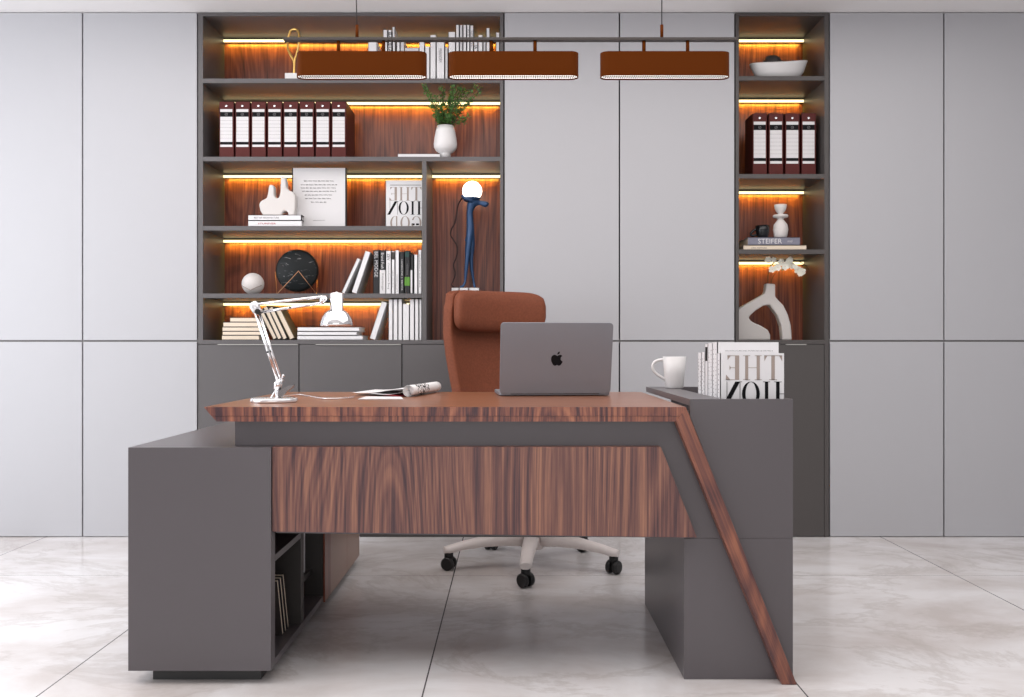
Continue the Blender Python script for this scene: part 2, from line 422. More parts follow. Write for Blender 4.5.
bookcase('bookcase', 'wide charcoal bookcase with walnut back and warm lit shelves, left of the desk chair', 197.5, 504, 203, 500, SH_L, 'case', True, (299, 402), ((218, 298), (316, 401)))
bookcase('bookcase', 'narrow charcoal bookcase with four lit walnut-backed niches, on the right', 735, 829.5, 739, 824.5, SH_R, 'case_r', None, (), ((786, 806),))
L1, L2, L3, L4, L5 = [WZ(y) for y in SH_L] + [WZ(340)]
R1, R2, R3 = [WZ(y) for y in SH_R]; R4 = WZ(340)
E = 0.0006

# ------------------------------------------------------------------ books
def book(x0, x1, y0, y1, z0, z1, kind, cover, label, group=None, pages='paper', fore=False, cat='book', bt=0.0022, world=True, inset=0.003):
    """kind up: spine faces the room, thickness along X; flat: lying, thickness along Z; cover: front cover faces the room, spine to the left; side: thickness along Y, spine towards +X"""
    mb = MB(); pg = MB()
    if kind == 'up':
        mb.box(x0, x0+bt, y0, y1, z0, z1); mb.box(x1-bt, x1, y0, y1, z0, z1)
        if fore: mb.box(x0, x1, y1-bt, y1, z0, z1); pg.box(x0+bt, x1-bt, y0+inset, y1-bt, z0+inset, z1-inset)
        else: mb.box(x0, x1, y0, y0+bt, z0, z1); pg.box(x0+bt, x1-bt, y0+bt, y1-inset, z0+inset, z1-inset)
    elif kind == 'flat':
        mb.box(x0, x1, y0, y1, z0, z0+bt); mb.box(x0, x1, y0, y1, z1-bt, z1)
        if fore: mb.box(x0, x1, y1-bt, y1, z0, z1); pg.box(x0+inset, x1-inset, y0+inset, y1-bt, z0+bt, z1-bt)
        else: mb.box(x0, x1, y0, y0+bt, z0, z1); pg.box(x0+inset, x1-inset, y0+bt, y1-inset, z0+bt, z1-bt)
    elif kind == 'cover':
        mb.box(x0, x1, y0, y0+bt, z0, z1); mb.box(x0, x1, y1-bt, y1, z0, z1); mb.box(x0, x0+bt, y0, y1, z0, z1)
        pg.box(x0+bt, x1-inset, y0+bt, y1-bt, z0+inset, z1-inset)
    else:
        mb.box(x0, x1, y0, y0+bt, z0, z1); mb.box(x0, x1, y1-bt, y1, z0, z1); mb.box(x0, x0+bt, y0, y1, z0, z1)
        pg.box(x0+bt, x1-inset*0.3, y0+bt, y1-bt, z0+inset, z1-inset)
    o = mb.build('book', cover); pg.build('pages', pages, o)
    return tag(o, label, cat, group)

def spine_text(o, s, x, y, z, w, h, m='ink'):
    letters('spine_title', s, at(x, y-0.0008, z, SPINE), w, h, m, o)

FD = DW+0.02      # depth of the book fronts
def upright(x0, x1, ytop, zb, cover, label, group, dep=0.19, D=FD, text=None, tm='ink', tspan=(0.2, 0.8), tw=0.5, pages='paper'):
    X0, X1 = PX(x0, D)+0.0004, PX(x1, D)-0.0004
    o = book(X0, X1, D, D+dep, zb+E, PZ(ytop, D), 'up', cover, label, group, pages)
    if text:
        hh = PZ(ytop, D)-zb
        spine_text(o, text, (X0+X1)/2, D, PZ(ytop, D)-hh*(tspan[0]+tspan[1])/2, hh*(tspan[1]-tspan[0]), (X1-X0)*tw, tm)
    return o

def lean(xb, xt, ytop, th, zb, cover, label, group, dep=0.19, D=FD, pages='paper', fore=False):
    """leaning book: xb = bottom-left pixel, xt = top-left pixel, th = thickness in pixels"""
    base = Vector((PX(xb, D), D, zb+E)); top = Vector((PX(xt, D), D, PZ(ytop, D)))
    dx, dz = top.x-base.x, top.z-base.z
    ln = math.hypot(dx, dz); a = math.atan2(dx, dz); T = th*D/F
    o = book(0, T, 0, dep, 0, ln, 'up', cover, label, group, pages, fore)
    off = o.location.copy()
    R = Matrix.Rotation(a, 4, 'Y')
    lift = max(0, T*math.sin(a))
    o.rotation_euler = (0, a, 0)
    o.location = base + R @ off + Vector((0, 0, lift))
    return o

# top shelf, mostly behind the pendant light
G1 = 'white books on the top shelf of the wide bookcase'
top_books = [
    (368, 377, 41, 'bookwhite', 'white book on the top shelf, leftmost of the upright ones'),
    (383, 387.6, 30, 'bookwhite', 'tall thin white book on the top shelf just right of the first lamp stem'),
    (396.5, 400, 38, 'bookwhite', 'white book on the top shelf right of the leaning black-marked one'),
    (400.2, 404.5, 39, 'bookgrey', 'pale grey book on the top shelf before the flat stack'),
    (419, 424.6, 42, 'bookwhite', 'white book on the top shelf right of the flat stack'),
    (424.8, 429.8, 46.5, 'bookwhite', 'shortest white book in the gap between the first two lamp shades'),
    (430, 436, 35, 'bookwhite', 'tallest white book in the gap between the first two lamp shades'),
    (436.2, 444.6, 41, 'bookwhite', 'thick white book with vertical black title between the lamp shades'),
    (444.8, 448, 47.2, 'bookgrey', 'narrow short pale book right of the thick titled white one'),
    (448.2, 455.5, 32, 'bookwhite', 'white book on the top shelf stepping up to the tall row'),
    (455.7, 459.2, 25, 'bookwhite', 'first tall white book in the tall row on the top shelf'),
    (459.4, 462.8, 25, 'bookgrey', 'second tall book, pale grey, in the tall row on the top shelf'),
    (463, 466.5, 25, 'bookwhite', 'third tall white book in the tall row on the top shelf'),
    (466.7, 469.8, 25, 'bookwhite', 'fourth tall white book with small title in the tall row'),
    (470, 473.5, 25.5, 'bookwhite', 'rightmost tall white book with dark title in the tall row'),
    (473.7, 477.8, 41.5, 'bookwhite', 'short white book with bold black letters on the top shelf'),
    (478, 482.8, 35, 'bookwhite', 'medium white book right of the bold lettered one on the top shelf'),
    (483, 486, 41.5, 'bookgrey', 'short pale book left of the thin tall one on the top shelf'),
    (486.2, 489.8, 28, 'bookwhite', 'thin tall white book near the right end of the top shelf'),
    (495.8, 499.6, 32.5, 'bookwhite', 'last white book on the top shelf against the right side panel'),
]
txt = {436.2: ('PARANORM', (0.2, 0.55), 0.4, 'inkgrey'), 466.7: ('M I D', (0.08, 0.2), 0.5, 'inkgrey'), 470: ('NOUVEL', (0.1, 0.4), 0.5, 'inkgrey'), 473.7: ('IA', (0.1, 0.2), 0.7, 'ink')}
for x0, x1, yt, mt_, lb in top_books:
    t = txt.get(x0)
    upright(x0, x1, yt, L1, mt_, lb, G1, **(dict(text=t[0], tspan=t[1], tw=t[2], tm=t[3]) if t else {}))
b = upright(388, 391.8, 30, L1, 'bookwhite', 'white book with black spine lettering on the top shelf', G1, text='BAUHAUS', tspan=(0.05, 0.6), tw=0.8)
lean(393.4, 392.1, 27, 2.6, L1, 'bookwhite', 'slim white book leaning left against the black-lettered one on the top shelf', G1)
D_ = FD
for k, (y0, y1, mt_, lb) in enumerate(((78.4, 70, 'bookgrey', 'grey book lying flat at the bottom of the top shelf stack'), (69.9, 60, 'bookdark', 'dark book lying flat in the middle of the top shelf stack'), (59.9, 47.5, 'bookgrey', 'grey book lying flat on top of the top shelf stack'))):
    book(PX(405, D_), PX(418.5, D_), D_, D_+0.2, PZ(y0, D_)+(0.004 if k == 0 else 0), PZ(y1, D_), 'flat', mt_, lb, 'flat stack on the top shelf')

# gold loop sculpture
Dg = 4.63
def hook(x, y, D=Dg): return (PX(x, D), D, PZ(y, D))
gs = thing('loop_sculpture', 'gold ribbon loop sculpture on a white block, far left of the top shelf', 'sculpture', (PX(293, Dg), Dg, L1))
zb_ = L1+0.030
MB().box(PX(286.5, Dg), PX(300.5, Dg), Dg-0.035, Dg+0.035, L1+E, zb_).build('base', 'white', gs, bevel=0.002)
pts = [(293.8, 74, 0), (294, 62, 0), (290, 54, 0.004), (287, 46, 0.012), (287.5, 38, 0.014), (290, 31, 0.006), (294, 29.2, 0), (298, 31, -0.006), (299.6, 37, -0.012), (299, 46, -0.010), (297, 54, -0.004), (294.6, 61, 0), (294.2, 74, 0)]
c = catmull([(PX(x, Dg), Dg+d, max(PZ(y, Dg), zb_)) for x, y, d in pts], k=6)
MB().tube(c, 0.006, 8).build('loop', 'gold', gs)

# ring binders
def binder(i, name_label, x0, x1, ytop, zb, D, dep, group):
    X0, X1 = PX(x0, D), PX(x1, D); zt = PZ(ytop, D); w = X1-X0; h = zt-zb
    t = thing('ring_binder', name_label, 'binder', ((X0+X1)/2, D, zb), group=group)
    bt = 0.003
    MB().box(X0, X0+bt, D, D+dep, zb+E, zt).box(X1-bt, X1, D, D+dep, zb+E, zt).box(X0, X1, D, D+bt, zb+E, zt).build('cover', 'binder', t, bevel=0.0012)
    MB().box(X0+bt+0.002, X1-bt-0.002, D+0.01, D+dep-0.006, zb+0.006, zt-0.012).build('pages', 'paper2', t)
    lx0, lx1 = X0+w*0.075, X1-w*0.10; f = lambda q: zt-h*q; y = D-0.0012
    mb = MB()
    for a, b_, mi in ((0.135, 0.185, 0), (0.185, 0.27, 1), (0.27, 0.715, 0), (0.715, 0.765, 1), (0.765, 0.805, 0)):
        mb.box(lx0, lx1, y, D, f(b_), f(a), mi)
    for k in range(6):
        q = 0.335+0.063*k; mb.box(lx0, lx1, y-0.0003, y, f(q)-0.0004, f(q)+0.0004, 2)
    # round emblem on the black band
    cx_, cz_ = (lx0+lx1)/2, f(0.2275)
    mb.tube([(cx_+0.0065*math.cos(a_), y-0.0005, cz_+0.0065*math.sin(a_)) for a_ in [2*PI*k/14 for k in range(14)]], 0.0010, 5, 2, closed=True)
    mb.tube([(cx_-0.003, y-0.0005, cz_-0.003), (cx_+0.004, y-0.0005, cz_+0.004)], 0.0011, 5, 2)
    mb.build('spine_label', ['paper', 'ink', 'inkgrey'], t)
    rc = f(0.078); r = 0.0042
    MB().tube([(cx_+r*math.cos(2*PI*k/16), D-0.001, rc+r*math.sin(2*PI*k/16)) for k in range(16)], 0.002, 6, closed=True).prism([(cx_+r*math.cos(2*PI*k/16), rc+r*math.sin(2*PI*k/16)) for k in range(16)], D-0.0008, D).build('finger_ring', 'chrome', t)
    return t
ordl = ['first from the left', 'second from the left', 'third from the left', 'fourth from the left', 'fifth from the left', 'sixth from the left', 'seventh from the left', 'last on the right']
for i in range(8):
    binder(i, 'oxblood ring binder with white spine label, %s in the row of eight' % ordl[i], 219.2+16.05*i, 233.9+16.05*i, 101.6, L2, DW+0.03, 0.25, 'row of eight ring binders')
for i in range(4):
    binder(i, 'oxblood ring binder in the narrow bookcase, %s of four' % ['leftmost', 'second from the left', 'third from the left', 'rightmost'][i], 752.6+16.3*i, 767.1+16.3*i, 113.2, R2, DW+0.05, 0.15, 'four ring binders in the narrow bookcase')

# plant vase and flat magazine on the second shelf
Dv = 4.635
book(PX(398, FD), PX(440, FD), FD, FD+0.06, L2+E, PZ(153.8, FD), 'flat', 'bookwhite', 'thin white magazine lying flat beside the leafy vase', cat='magazine', bt=0.0015)
vx = PX(445.4, Dv)
vz = thing('potted_plant', 'small leafy green plant in a white egg-shaped footed vase on the second shelf', 'plant', (vx, Dv, L2))
s_ = Dv/F
prof = [(0, 0.0006), (5.4, 0.0006), (5.2, 4.6*s_), (5.6, 5.2*s_), (9.2, 7.4*s_), (11.4, 11*s_), (11.7, 14.5*s_), (11.0, 20.5*s_), (9.6, 27.5*s_), (8.4, 32.4*s_), (7.8, 32*s_), (8.4, 24*s_), (0, 23.5*s_)]
prof = [(r*s_, z) for r, z in prof]
MB().lathe(prof, vx, Dv, L2, 40).build('vase', 'white', vz)
fol = MB(); stm = MB(); rnd = random.Random(3)
def leaf(mb, p, d, ln, wd, mi=0):
    d = d.normalized(); s1 = d.cross(Vector((rnd.uniform(-1, 1), rnd.uniform(-1, 1), rnd.uniform(-1, 1)))).normalized()
    nn = d.cross(s1)
    v = [mb.bm.verts.new(q) for q in (p, p+d*ln*0.45+s1*wd+nn*wd*0.3, p+d*ln, p+d*ln*0.45-s1*wd+nn*wd*0.3)]
    mb.face([v[0], v[1], v[2]], mi); mb.face([v[0], v[2], v[3]], mi)
for tx, ty in ((424, 83), (433, 96), (441, 86), (455, 82.5), (449, 90), (463, 92), (478, 85), (471, 100), (458, 104), (429, 108), (440, 108), (467, 117), (450, 100), (445, 112), (435, 117), (461, 84)):
    for q in range(2):
        dy = rnd.uniform(-0.09, 0.03); D1 = Dv+dy
        p0 = Vector((vx+rnd.uniform(-0.015, 0.015), Dv+rnd.uniform(-.015, .015), L2+28*s_))
        p2 = Vector((PX(tx+rnd.uniform(-4, 4), D1), D1, min(PZ(ty+rnd.uniform(-2, 5), D1), WZ(83)-0.024))); p1 = (p0+p2)/2+Vector((rnd.uniform(-.012, .012), 0, 0.012))
        cc = catmull([p0, p1, p2], k=8)
        stm.tube(cc, 0.0012, 5)
        for j in range(4, len(cc)):
            tdir = (cc[j]-cc[j-1]).normalized()
            for w in range(4):
                rv = Vector((rnd.uniform(-1, 1), rnd.uniform(-1, 1), rnd.uniform(-.6, 1)))
                leaf(fol, cc[j]+rv*0.006, tdir*0.6+rv, rnd.uniform(0.010, 0.018), rnd.uniform(0.003, 0.0055))
fol.build('foliage', 'leaf', vz); stm.build('stems', 'stem', vz)

# third shelf: two flat books with ceramic, poster, big-lettered book
G3 = 'two white books under the twin-chimney ceramic'
for yb, yt, lb, tx in ((225.9, 220.6, 'white book lying flat directly on the shelf under the twin-chimney ceramic', ('STUNNER', 258, 276, 'redpr')), (220.4, 215.0, 'white book with black-edged cover lying on the lower one under the ceramic', ('BEST OF ARCHITECTURE', 254, 279, 'inkgrey'))):
    z0 = L3+E if yb > 225 else PZ(yb, FD)
    o = book(PX(248.3, FD), PX(301.5, FD), FD, FD+0.052, z0, PZ(yt, FD), 'flat', 'bookwhite', lb, G3)
    letters('spine_title', tx[0], at(PX((tx[1]+tx[2])/2, FD), FD-0.0008, (z0+PZ(yt, FD))/2), PX(tx[2], FD)-PX(tx[1], FD), 0.009, tx[3], o)
    if yb < 225:
        xr, zt_, zl_ = PX(301.5, FD), PZ(yt, FD), z0
        mb = MB(); 
        mb.box(xr-0.003, xr+0.001, FD-0.001, FD+0.052, zt_-0.004, zt_+0.0006).box(xr-0.003, xr+0.001, FD-0.001, FD+0.052, zl_, zl_+0.004).box(xr-0.003, xr+0.001, FD-0.001, FD+0.004, zl_, zt_)
        mb.build('black_edging', 'ink', o)
Dc = FD+0.028
def PC(x, y, D=Dc): return (PX(x, D), PZ(y, D))
outline = [(264, 215.3), (261.5, 211), (260.3, 205), (262, 201.5), (268, 198.5), (269.3, 193), (270.2, 186), (271.5, 185), (274, 185.4), (275, 187), (275.3, 196), (277.5, 198.8), (280.3, 198), (281.6, 192), (282, 178), (283.3, 176.8), (286, 177.2), (287, 182), (287.4, 188), (290, 190.8), (294.5, 192.5), (296.6, 197), (296.5, 206), (295.6, 215.3), (289.6, 215.3), (288.8, 212), (286, 211), (283.5, 212.5), (283, 215.3)]
zb_ = PZ(215.0, FD)+0.0008
pts = [(PX(x, Dc), max(PZ(y, Dc) + (zb_-PZ(215.3, Dc)), zb_)) for x, y in outline]
def solid(name, pts, y0, y1, m, parent=None, vox=0.0035, it=8, base=None):
    o = MB().prism(pts, y0, y1).build(name, m, parent)
    r = o.modifiers.new('r', 'REMESH'); r.mode = 'VOXEL'; r.voxel_size = vox
    s = o.modifiers.new('s', 'SMOOTH'); s.iterations = it; s.factor = 0.5
    bake(o); smooth(o)
    o.data.materials.clear(); o.data.materials.append(M[m])
    return o
tag(solid('ceramic_sculpture', pts, Dc-0.026, Dc+0.026, 'ceramic'), 'rounded white ceramic sculpture with two chimney necks standing on flat white books', 'sculpture')

Dp = 4.665
ps = thing('framed_print', 'square white print with grey script lines in a thin dark frame', 'picture', (PX(319, Dp), Dp, L3))
px0, px1 = PX(293.2, Dp), PX(345.2, Dp); pz0, pz1 = L3+E, PZ(168, Dp)
MB().box(px0-0.006, px1+0.006, Dp, Dp+0.02, pz0, pz1).build('frame', 'black', ps)
MB().box(px0, px1, Dp-0.002, Dp, pz0, pz1).build('print', 'paper', ps)
mb = MB(); rnd = random.Random(5)
for y, a, b_ in ((181.2, 304, 334), (185, 301, 337), (188.2, 301, 336), (191.5, 302, 336), (195.2, 305, 332), (198.8, 305.5, 331.5), (202.3, 311, 327), (220.6, 313, 325)):
    x = a; cur = []
    while x < b_:
        wl = rnd.uniform(2.2, 4.5); n = 14; cur = []
        for k in range(n):
            cur.append((PX(min(x+wl*k/n, b_), Dp), Dp-0.0026, PZ(y-0.55*math.sin(k*2.3+rnd.random())-(0.5 if k % 5 == 0 else 0), Dp)))
        if y < 215: mb.tube(cur, 0.0009, 4)
        x += wl+0.9
    if y > 215: mb.tube([(PX(a, Dp), Dp-0.0026, PZ(y, Dp)), (PX(b_, Dp), Dp-0.0026, PZ(y-0.3, Dp))], 0.0007, 4)
mb.build('script_lines', 'inkgrey', ps)

def didone(x0, z1, S, y, rows, parent, xmax, zmin):
    """mirrored high-contrast lettering on a cover; S = cover width, (x0, z1) = top-left of the cover"""
    parts = []
    class L_:
        def __init__(self, m): self.m = m; self.cur = None
        def new(self): self.cur = MB(); parts.append((self.cur, self.m)); return self
        def box(self, *k): self.cur.box(*k)
        def prism(self, *k): self.cur.prism(*k)
    tp = L_('taupe').new(); bk = L_('ink').new()
    def clampx(v): return min(v, xmax)
    def B(mb, a, b_, c, d):
        X0, X1 = clampx(x0+a*S), clampx(x0+b_*S); Z1, Z0 = max(z1-c*S, zmin), max(z1-d*S, zmin)
        if X1-X0 > 1e-5 and Z1-Z0 > 1e-5: mb.box(X0, X1, y-0.0006, y, Z0, Z1)
    def Pq(mb, pts):
        q = [(clampx(x0+u*S), z1-v*S) for u, v in pts]
        if min(p[1] for p in q) >= zmin-1e-6: mb.prism(q, y-0.0006, y)
    r1, r2, r3, hh = rows
    th = 0.008
    # first row: E (mirrored) H T
    B(tp, .23, .295, r1, r1+hh); B(tp, .11, .23, r1, r1+th); B(tp, .09, .23, r1+hh-th, r1+hh); B(tp, .15, .23, r1+hh*.49, r1+hh*.49+th)
    Pq(tp, [(.11, r1), (.165, r1), (.115, r1+.07)]); Pq(tp, [(.085, r1+hh), (.16, r1+hh), (.09, r1+hh-.085)]); Pq(tp, [(.145, r1+hh*.4), (.165, r1+hh*.5), (.145, r1+hh*.6)])
    tp.new()
    B(tp, .39, .437, r1, r1+hh); B(tp, .57, .62, r1, r1+hh); B(tp, .437, .57, r1+hh*.49, r1+hh*.49+th)
    for c_ in (.413, .595): B(tp, c_-.055, c_+.055, r1, r1+th); B(tp, c_-.055, c_+.055, r1+hh-th, r1+hh)
    tp.new()
    B(tp, .80, .855, r1, r1+hh); B(tp, .69, .97, r1, r1+th); B(tp, .765, .89, r1+hh-th, r1+hh)
    Pq(tp, [(.69, r1), (.74, r1), (.69, r1+.09)]); Pq(tp, [(.97, r1), (.92, r1), (.97, r1+.09)])
    # second row: N (mirrored) O I H
    lim = (z1-zmin)/S
    h2 = min(hh, lim-r2)
    B(bk, .10, .108, r2, r2+h2); B(bk, .305, .313, r2, r2+h2); B(bk, .27, .34, r2, r2+th)
    q = h2/hh
    Pq(bk, [(.235, r2), (.31, r2), (.31-.205*q, r2+h2), (.235-.205*q, r2+h2)])
    cx_, cz_ = .48, r2+hh/2; bk.new()
    n = 28; out = [(cx_+.14*math.cos(2*PI*k/n), cz_+hh/2*math.sin(2*PI*k/n)) for k in range(n)]
    inn = [(cx_+.085*math.cos(2*PI*k/n), cz_+(hh/2-.006)*math.sin(2*PI*k/n)) for k in range(n)]
    for k in range(n):
        k2 = (k+1) % n; quad = [out[k], out[k2], inn[k2], inn[k]]
        quad = [(u, min(v, lim)) for u, v in quad]
        if max(v for u, v in quad)-min(v for u, v in quad) > 1e-4: Pq(bk, quad)
    for a, b_ in ((.70, .752), (.875, .93)):
        bk.new(); B(bk, a, b_, r2, r2+h2); B(bk, a-.03, b_+.03, r2, r2+th); B(bk, a-.03, b_+.03, r2+hh-th, r2+hh)
    B(bk, .93, 1.0, r2+hh*.49, r2+hh*.49+th)
    if r3:
        tp.new(); B(tp, .27, .305, r3, r3+hh); B(tp, .20, .27, r3+hh-th, r3+hh)
        for cx2, w_ in ((.25, .14), (.52, .13), (.83, .14)):
            cz2 = r3+hh/2
            if cx2 > .3: tp.new()
            o_ = [(cx2+w_*math.cos(2*PI*k/n), cz2+hh/2*math.sin(2*PI*k/n)) for k in range(n)]
            i_ = [(cx2+(w_-.05)*math.cos(2*PI*k/n), cz2+(hh/2-.006)*math.sin(2*PI*k/n)) for k in range(n)]
            for k in range(n):
                k2 = (k+1) % n; qd = [o_[k], o_[k2], i_[k2], i_[k]]
                if cx2 == .25 and o_[k][0] > cx2+.02: continue
                if cx2 == .83 and abs(o_[k][1]-cz2) < .06 and o_[k][0] < cx2: continue
                qd = [(u, min(v, lim)) for u, v in qd]
                if max(v for u, v in qd)-min(v for u, v in qd) > 1e-4: Pq(tp, qd)
        for a in (.70, .82): bk.new(); B(bk, a, a+.08, r3+.20, r3+.25)
    for mb_, m_ in parts:
        if len(mb_.bm.verts): mb_.build('cover_letter', m_, parent)
        else: mb_.bm.free()

Db = 4.70
o = book(PX(385.6, Db), WX(422)-0.002, Db, Db+0.03, L3+E, PZ(180.3, Db), 'cover', 'bookwhite', 'white book with huge mirrored lettering facing out on the third shelf', cat='book')
Sb = PX(422.6, Db)-PX(386.2, Db)
didone(PX(386.2, Db), PZ(180.3, Db), Sb, Db-0.0002, (.186, .575, .985, .37), o, WX(422)-0.003, L3+0.002)
MB().box(PX(390, Db), PX(421, Db), Db-0.0006, Db, PZ(185.4, Db), PZ(184.8, Db)).build('cover_lettering', 'inkgrey', o)

# fourth shelf
Dsp = 4.70
sx_ = PX(253.0, Dsp); rr = 11.0*Dsp/F
sp = thing('stone_ball', 'speckled white stone ball with a carved groove on the fourth shelf', 'ornament', (sx_, Dsp, L4))
MB().ball((sx_, Dsp, L4+rr*0.985+E), rr, 40, sz=0.985).build('ball', 'plaster', sp)
arc = []
for k in range(41):
    u = -0.94+1.88*k/40
    zz = -0.62+0.48*abs(u); yy = -math.sqrt(max(0, 1-u*u*0.9-zz*zz))
    v = Vector((u*0.95, yy, zz)); v.normalize(); arc.append(Vector((sx_, Dsp, L4+rr*0.985))+v*rr*0.997)
MB().tube(arc, 0.0022, 6).build('groove', 'taupe', sp)
Dk = 4.74
kx = PX(297.3, Dk); kr = 21.2*Dk/F; kz = PZ(270.8, Dk)
ks = thing('sphere_ornament', 'black marbled disc held by a copper wire zigzag stand on the fourth shelf', 'ornament', (kx, Dk, L4))
kz = max(kz, L4+kr+0.002)
MB().lathe([(0, -0.022), (kr*0.9, -0.022), (kr*0.98, -0.015), (kr, -0.004), (kr, 0.004), (kr*0.98, 0.015), (kr*0.9, 0.022), (0, 0.022)], n=56, mtx=Matrix.Translation((kx, Dk, kz)) @ Matrix.Rotation(PI/2, 4, 'X')).build('disc', 'blackmarble', ks)
Df = Dk-0.05; Dr = Dk+0.05
w = [(PX(275.3, Dr), Dr, PZ(272, Dr)), (PX(277, Df), Df, L4+0.003), (PX(298.5, Df), Df, PZ(271, Df)), (PX(316.6, Df), Df, L4+0.003), (PX(317, Dr), Dr, PZ(277, Dr))]
MB().tube(w, 0.0024, 6).build('wire_stand', 'copper', ks)
mb = MB(); rnd = random.Random(11)
G4 = 'books on the fourth shelf of the wide bookcase'
lean(341.5, 357.2, 259.5, 3.6, L4, 'bookwhite', 'slim white book leaning right, left of the pair on the fourth shelf', G4)
lean(351.5, 365.4, 252.5, 5.6, L4, 'bookwhite', 'thicker white book leaning against the black book on the fourth shelf', G4)
U = lambda *a, **k: upright(*a, **k)
o = U(373, 379.4, 250, L4, 'bookblack', 'black book with large grey vertical title, first upright on the fourth shelf', G4, text='BEL MODGE', tm='bookgrey', tspan=(0.04, 0.62), tw=0.55)
o = U(379.7, 385.5, 250.3, L4, 'bookblack', 'half black half white book with small white title on the fourth shelf', G4, text='Brand Fush', tm='paper', tspan=(0.06, 0.42), tw=0.5)
Dx = FD-0.0008
MB().box(PX(379.7, FD)+0.0005, PX(385.5, FD)-0.0005, Dx, FD, L4+0.001, PZ(270, FD)).build('spine_band', 'paper', o)
letters('spine_title', 'Kittenberger', at(PX(382.6, FD), Dx-0.0006, PZ(282, FD), SPINE), 0.085, 0.012, 'inkgrey', o)
o = U(385.8, 391.2, 251, L4, 'bookwhite', 'white book with bold black heading and grey script on the fourth shelf', G4, text='ZEV', tspan=(0.06, 0.22), tw=0.6)
letters('spine_title', 'Cosmoforum Berg', at(PX(388.5, FD), FD-0.0008, PZ(276, FD), SPINE), 0.13, 0.011, 'inkgrey', o)
o = U(391.4, 394.9, 251.3, L4, 'bookwhite', 'slim white book with a dark top block on the fourth shelf', G4, text='saint claudine', tm='inkgrey', tspan=(0.45, 0.85), tw=0.35)
MB().box(PX(391.4, FD)+0.0005, PX(394.9, FD)-0.0005, Dx, FD, PZ(259.5, FD), PZ(252, FD)).build('spine_band', 'bookdark', o)
o = U(395.1, 399.2, 250.3, L4, 'bookwhite', 'plain white book left of the black lettered one on the fourth shelf', G4, text='saminessori', tm='inkgrey', tspan=(0.55, 0.95), tw=0.3)
o = U(399.4, 404.2, 252, L4, 'bookblack', 'black book with white vertical capitals in the middle of the fourth shelf row', G4, text='LANDLINE J. BRYCE', tm='paper', tspan=(0.18, 0.92), tw=0.4)
o = U(404.4, 410, 251, L4, 'bookblack', 'black book with green label on its spine on the fourth shelf', G4, text='METEOOR', tm='inkgrey', tspan=(0.3, 0.56), tw=0.3)
MB().box(PX(404.6, FD), PX(409.8, FD), Dx, FD, PZ(285.6, FD), PZ(277, FD)).build('spine_band', 'bookgreen', o)
MB().box(PX(404.9, FD), PX(409.2, FD), Dx, FD, PZ(257, FD), PZ(252, FD)).build('spine_band', 'teal', o)
o = U(410.2, 413.7, 254.5, L4, 'bookblack', 'narrow black book with a white strip low on its spine, fourth shelf', G4)
MB().box(PX(410.6, FD), PX(412.3, FD), Dx, FD, L4+0.003, PZ(270, FD)).build('spine_band', 'paper2', o)
o = U(413.9, 417.8, 254.7, L4, 'bookwhite', 'white book just right of the narrow black one on the fourth shelf', G4)
o = U(418, 421.8, 250, L4, 'bookwhite', 'taller white book against the divider on the fourth shelf', G4, text='Somewhere with them', tm='inkgrey', tspan=(0.1, 0.85), tw=0.4)

# fifth shelf
G5 = 'cream-paged books stacked flat at the left of the bottom shelf'
ybs = [(340, 335.2), (335.2, 331.2), (331.2, 326.9), (326.9, 322), (322, 317.4)]
xl = [221.8, 222.5, 222.3, 223.2, 230]; xr = [259, 261, 259.5, 262, 259]
nm = ['bottom', 'second from the bottom', 'middle', 'second from the top', 'topmost']
for k in range(5):
    z0 = L5+E if k == 0 else PZ(ybs[k][0], FD)
    book(PX(xl[k], FD), PX(xr[k], FD), FD, FD+0.14, z0, PZ(ybs[k][1], FD)-0.0003, 'flat', 'bookdark', 'cream-edged book, %s of the flat stack of five' % nm[k], G5, 'cream', True, inset=0.001)
G5b = 'slanting row of cream-paged books on the bottom shelf'
lb5 = ['leftmost book of the slanting cream-paged row on the bottom shelf', 'second book of the slanting cream-paged row on the bottom shelf', 'third book of the slanting cream-paged row on the bottom shelf', 'last book of the slanting row, with a speckled olive cover']
for k in range(4):
    xb, xt = [273.2, 278.0, 283.2, 289.9][k], [258.3, 263.0, 268.3, 275.2][k]
    lean(xb, xt, [310, 307.5, 308, 310][k], [4.2, 4.3, 4.6, 5.2][k], L5, 'bookdark' if k < 3 else 'bookolive', lb5[k], G5b, 0.14, FD+0.02, 'cream', True)
G5c = 'three large white books under the desk lamp head on the bottom shelf'
for k, (y0, y1, a, b_, lb) in enumerate(((340, 335.5, 297.4, 362.5, 'lowest of three large white books lying flat mid bottom shelf'), (335.4, 331.5, 297.4, 356.6, 'middle of three large white books lying flat mid bottom shelf'), (331.4, 327, 297.6, 359, 'top of three large white books lying flat mid bottom shelf'))):
    z0 = L5+E if k == 0 else PZ(y0, FD)
    book(PX(a, FD), PX(b_, FD), FD, FD+0.2, z0, PZ(y1, FD), 'flat', 'bookwhite', lb, G5c)
lean(369.6, 381.6, 303, 6.0, L5, 'bookwhite', 'white book leaning right onto the upright white row on the bottom shelf', 'white books at the right of the bottom shelf')
for x0, x1, yt, lb in ((388.4, 392.9, 299.4, 'first upright white book right of the leaning one on the bottom shelf'), (393.1, 397.8, 299.4, 'second upright white book on the bottom shelf'), (398, 402.3, 299.4, 'third upright white book, left of the thick short one on the bottom shelf'), (402.5, 409.3, 304, 'thick shorter white book in the middle of the bottom shelf row'), (409.5, 414.4, 299.4, 'upright white book right of the thick short one on the bottom shelf'), (414.6, 418.8, 299.4, 'second last upright white book on the bottom shelf'), (419, 421.8, 299.4, 'last upright white book against the divider on the bottom shelf')):
    upright(x0, x1, yt, L5, 'bookwhite', lb, 'white books at the right of the bottom shelf')

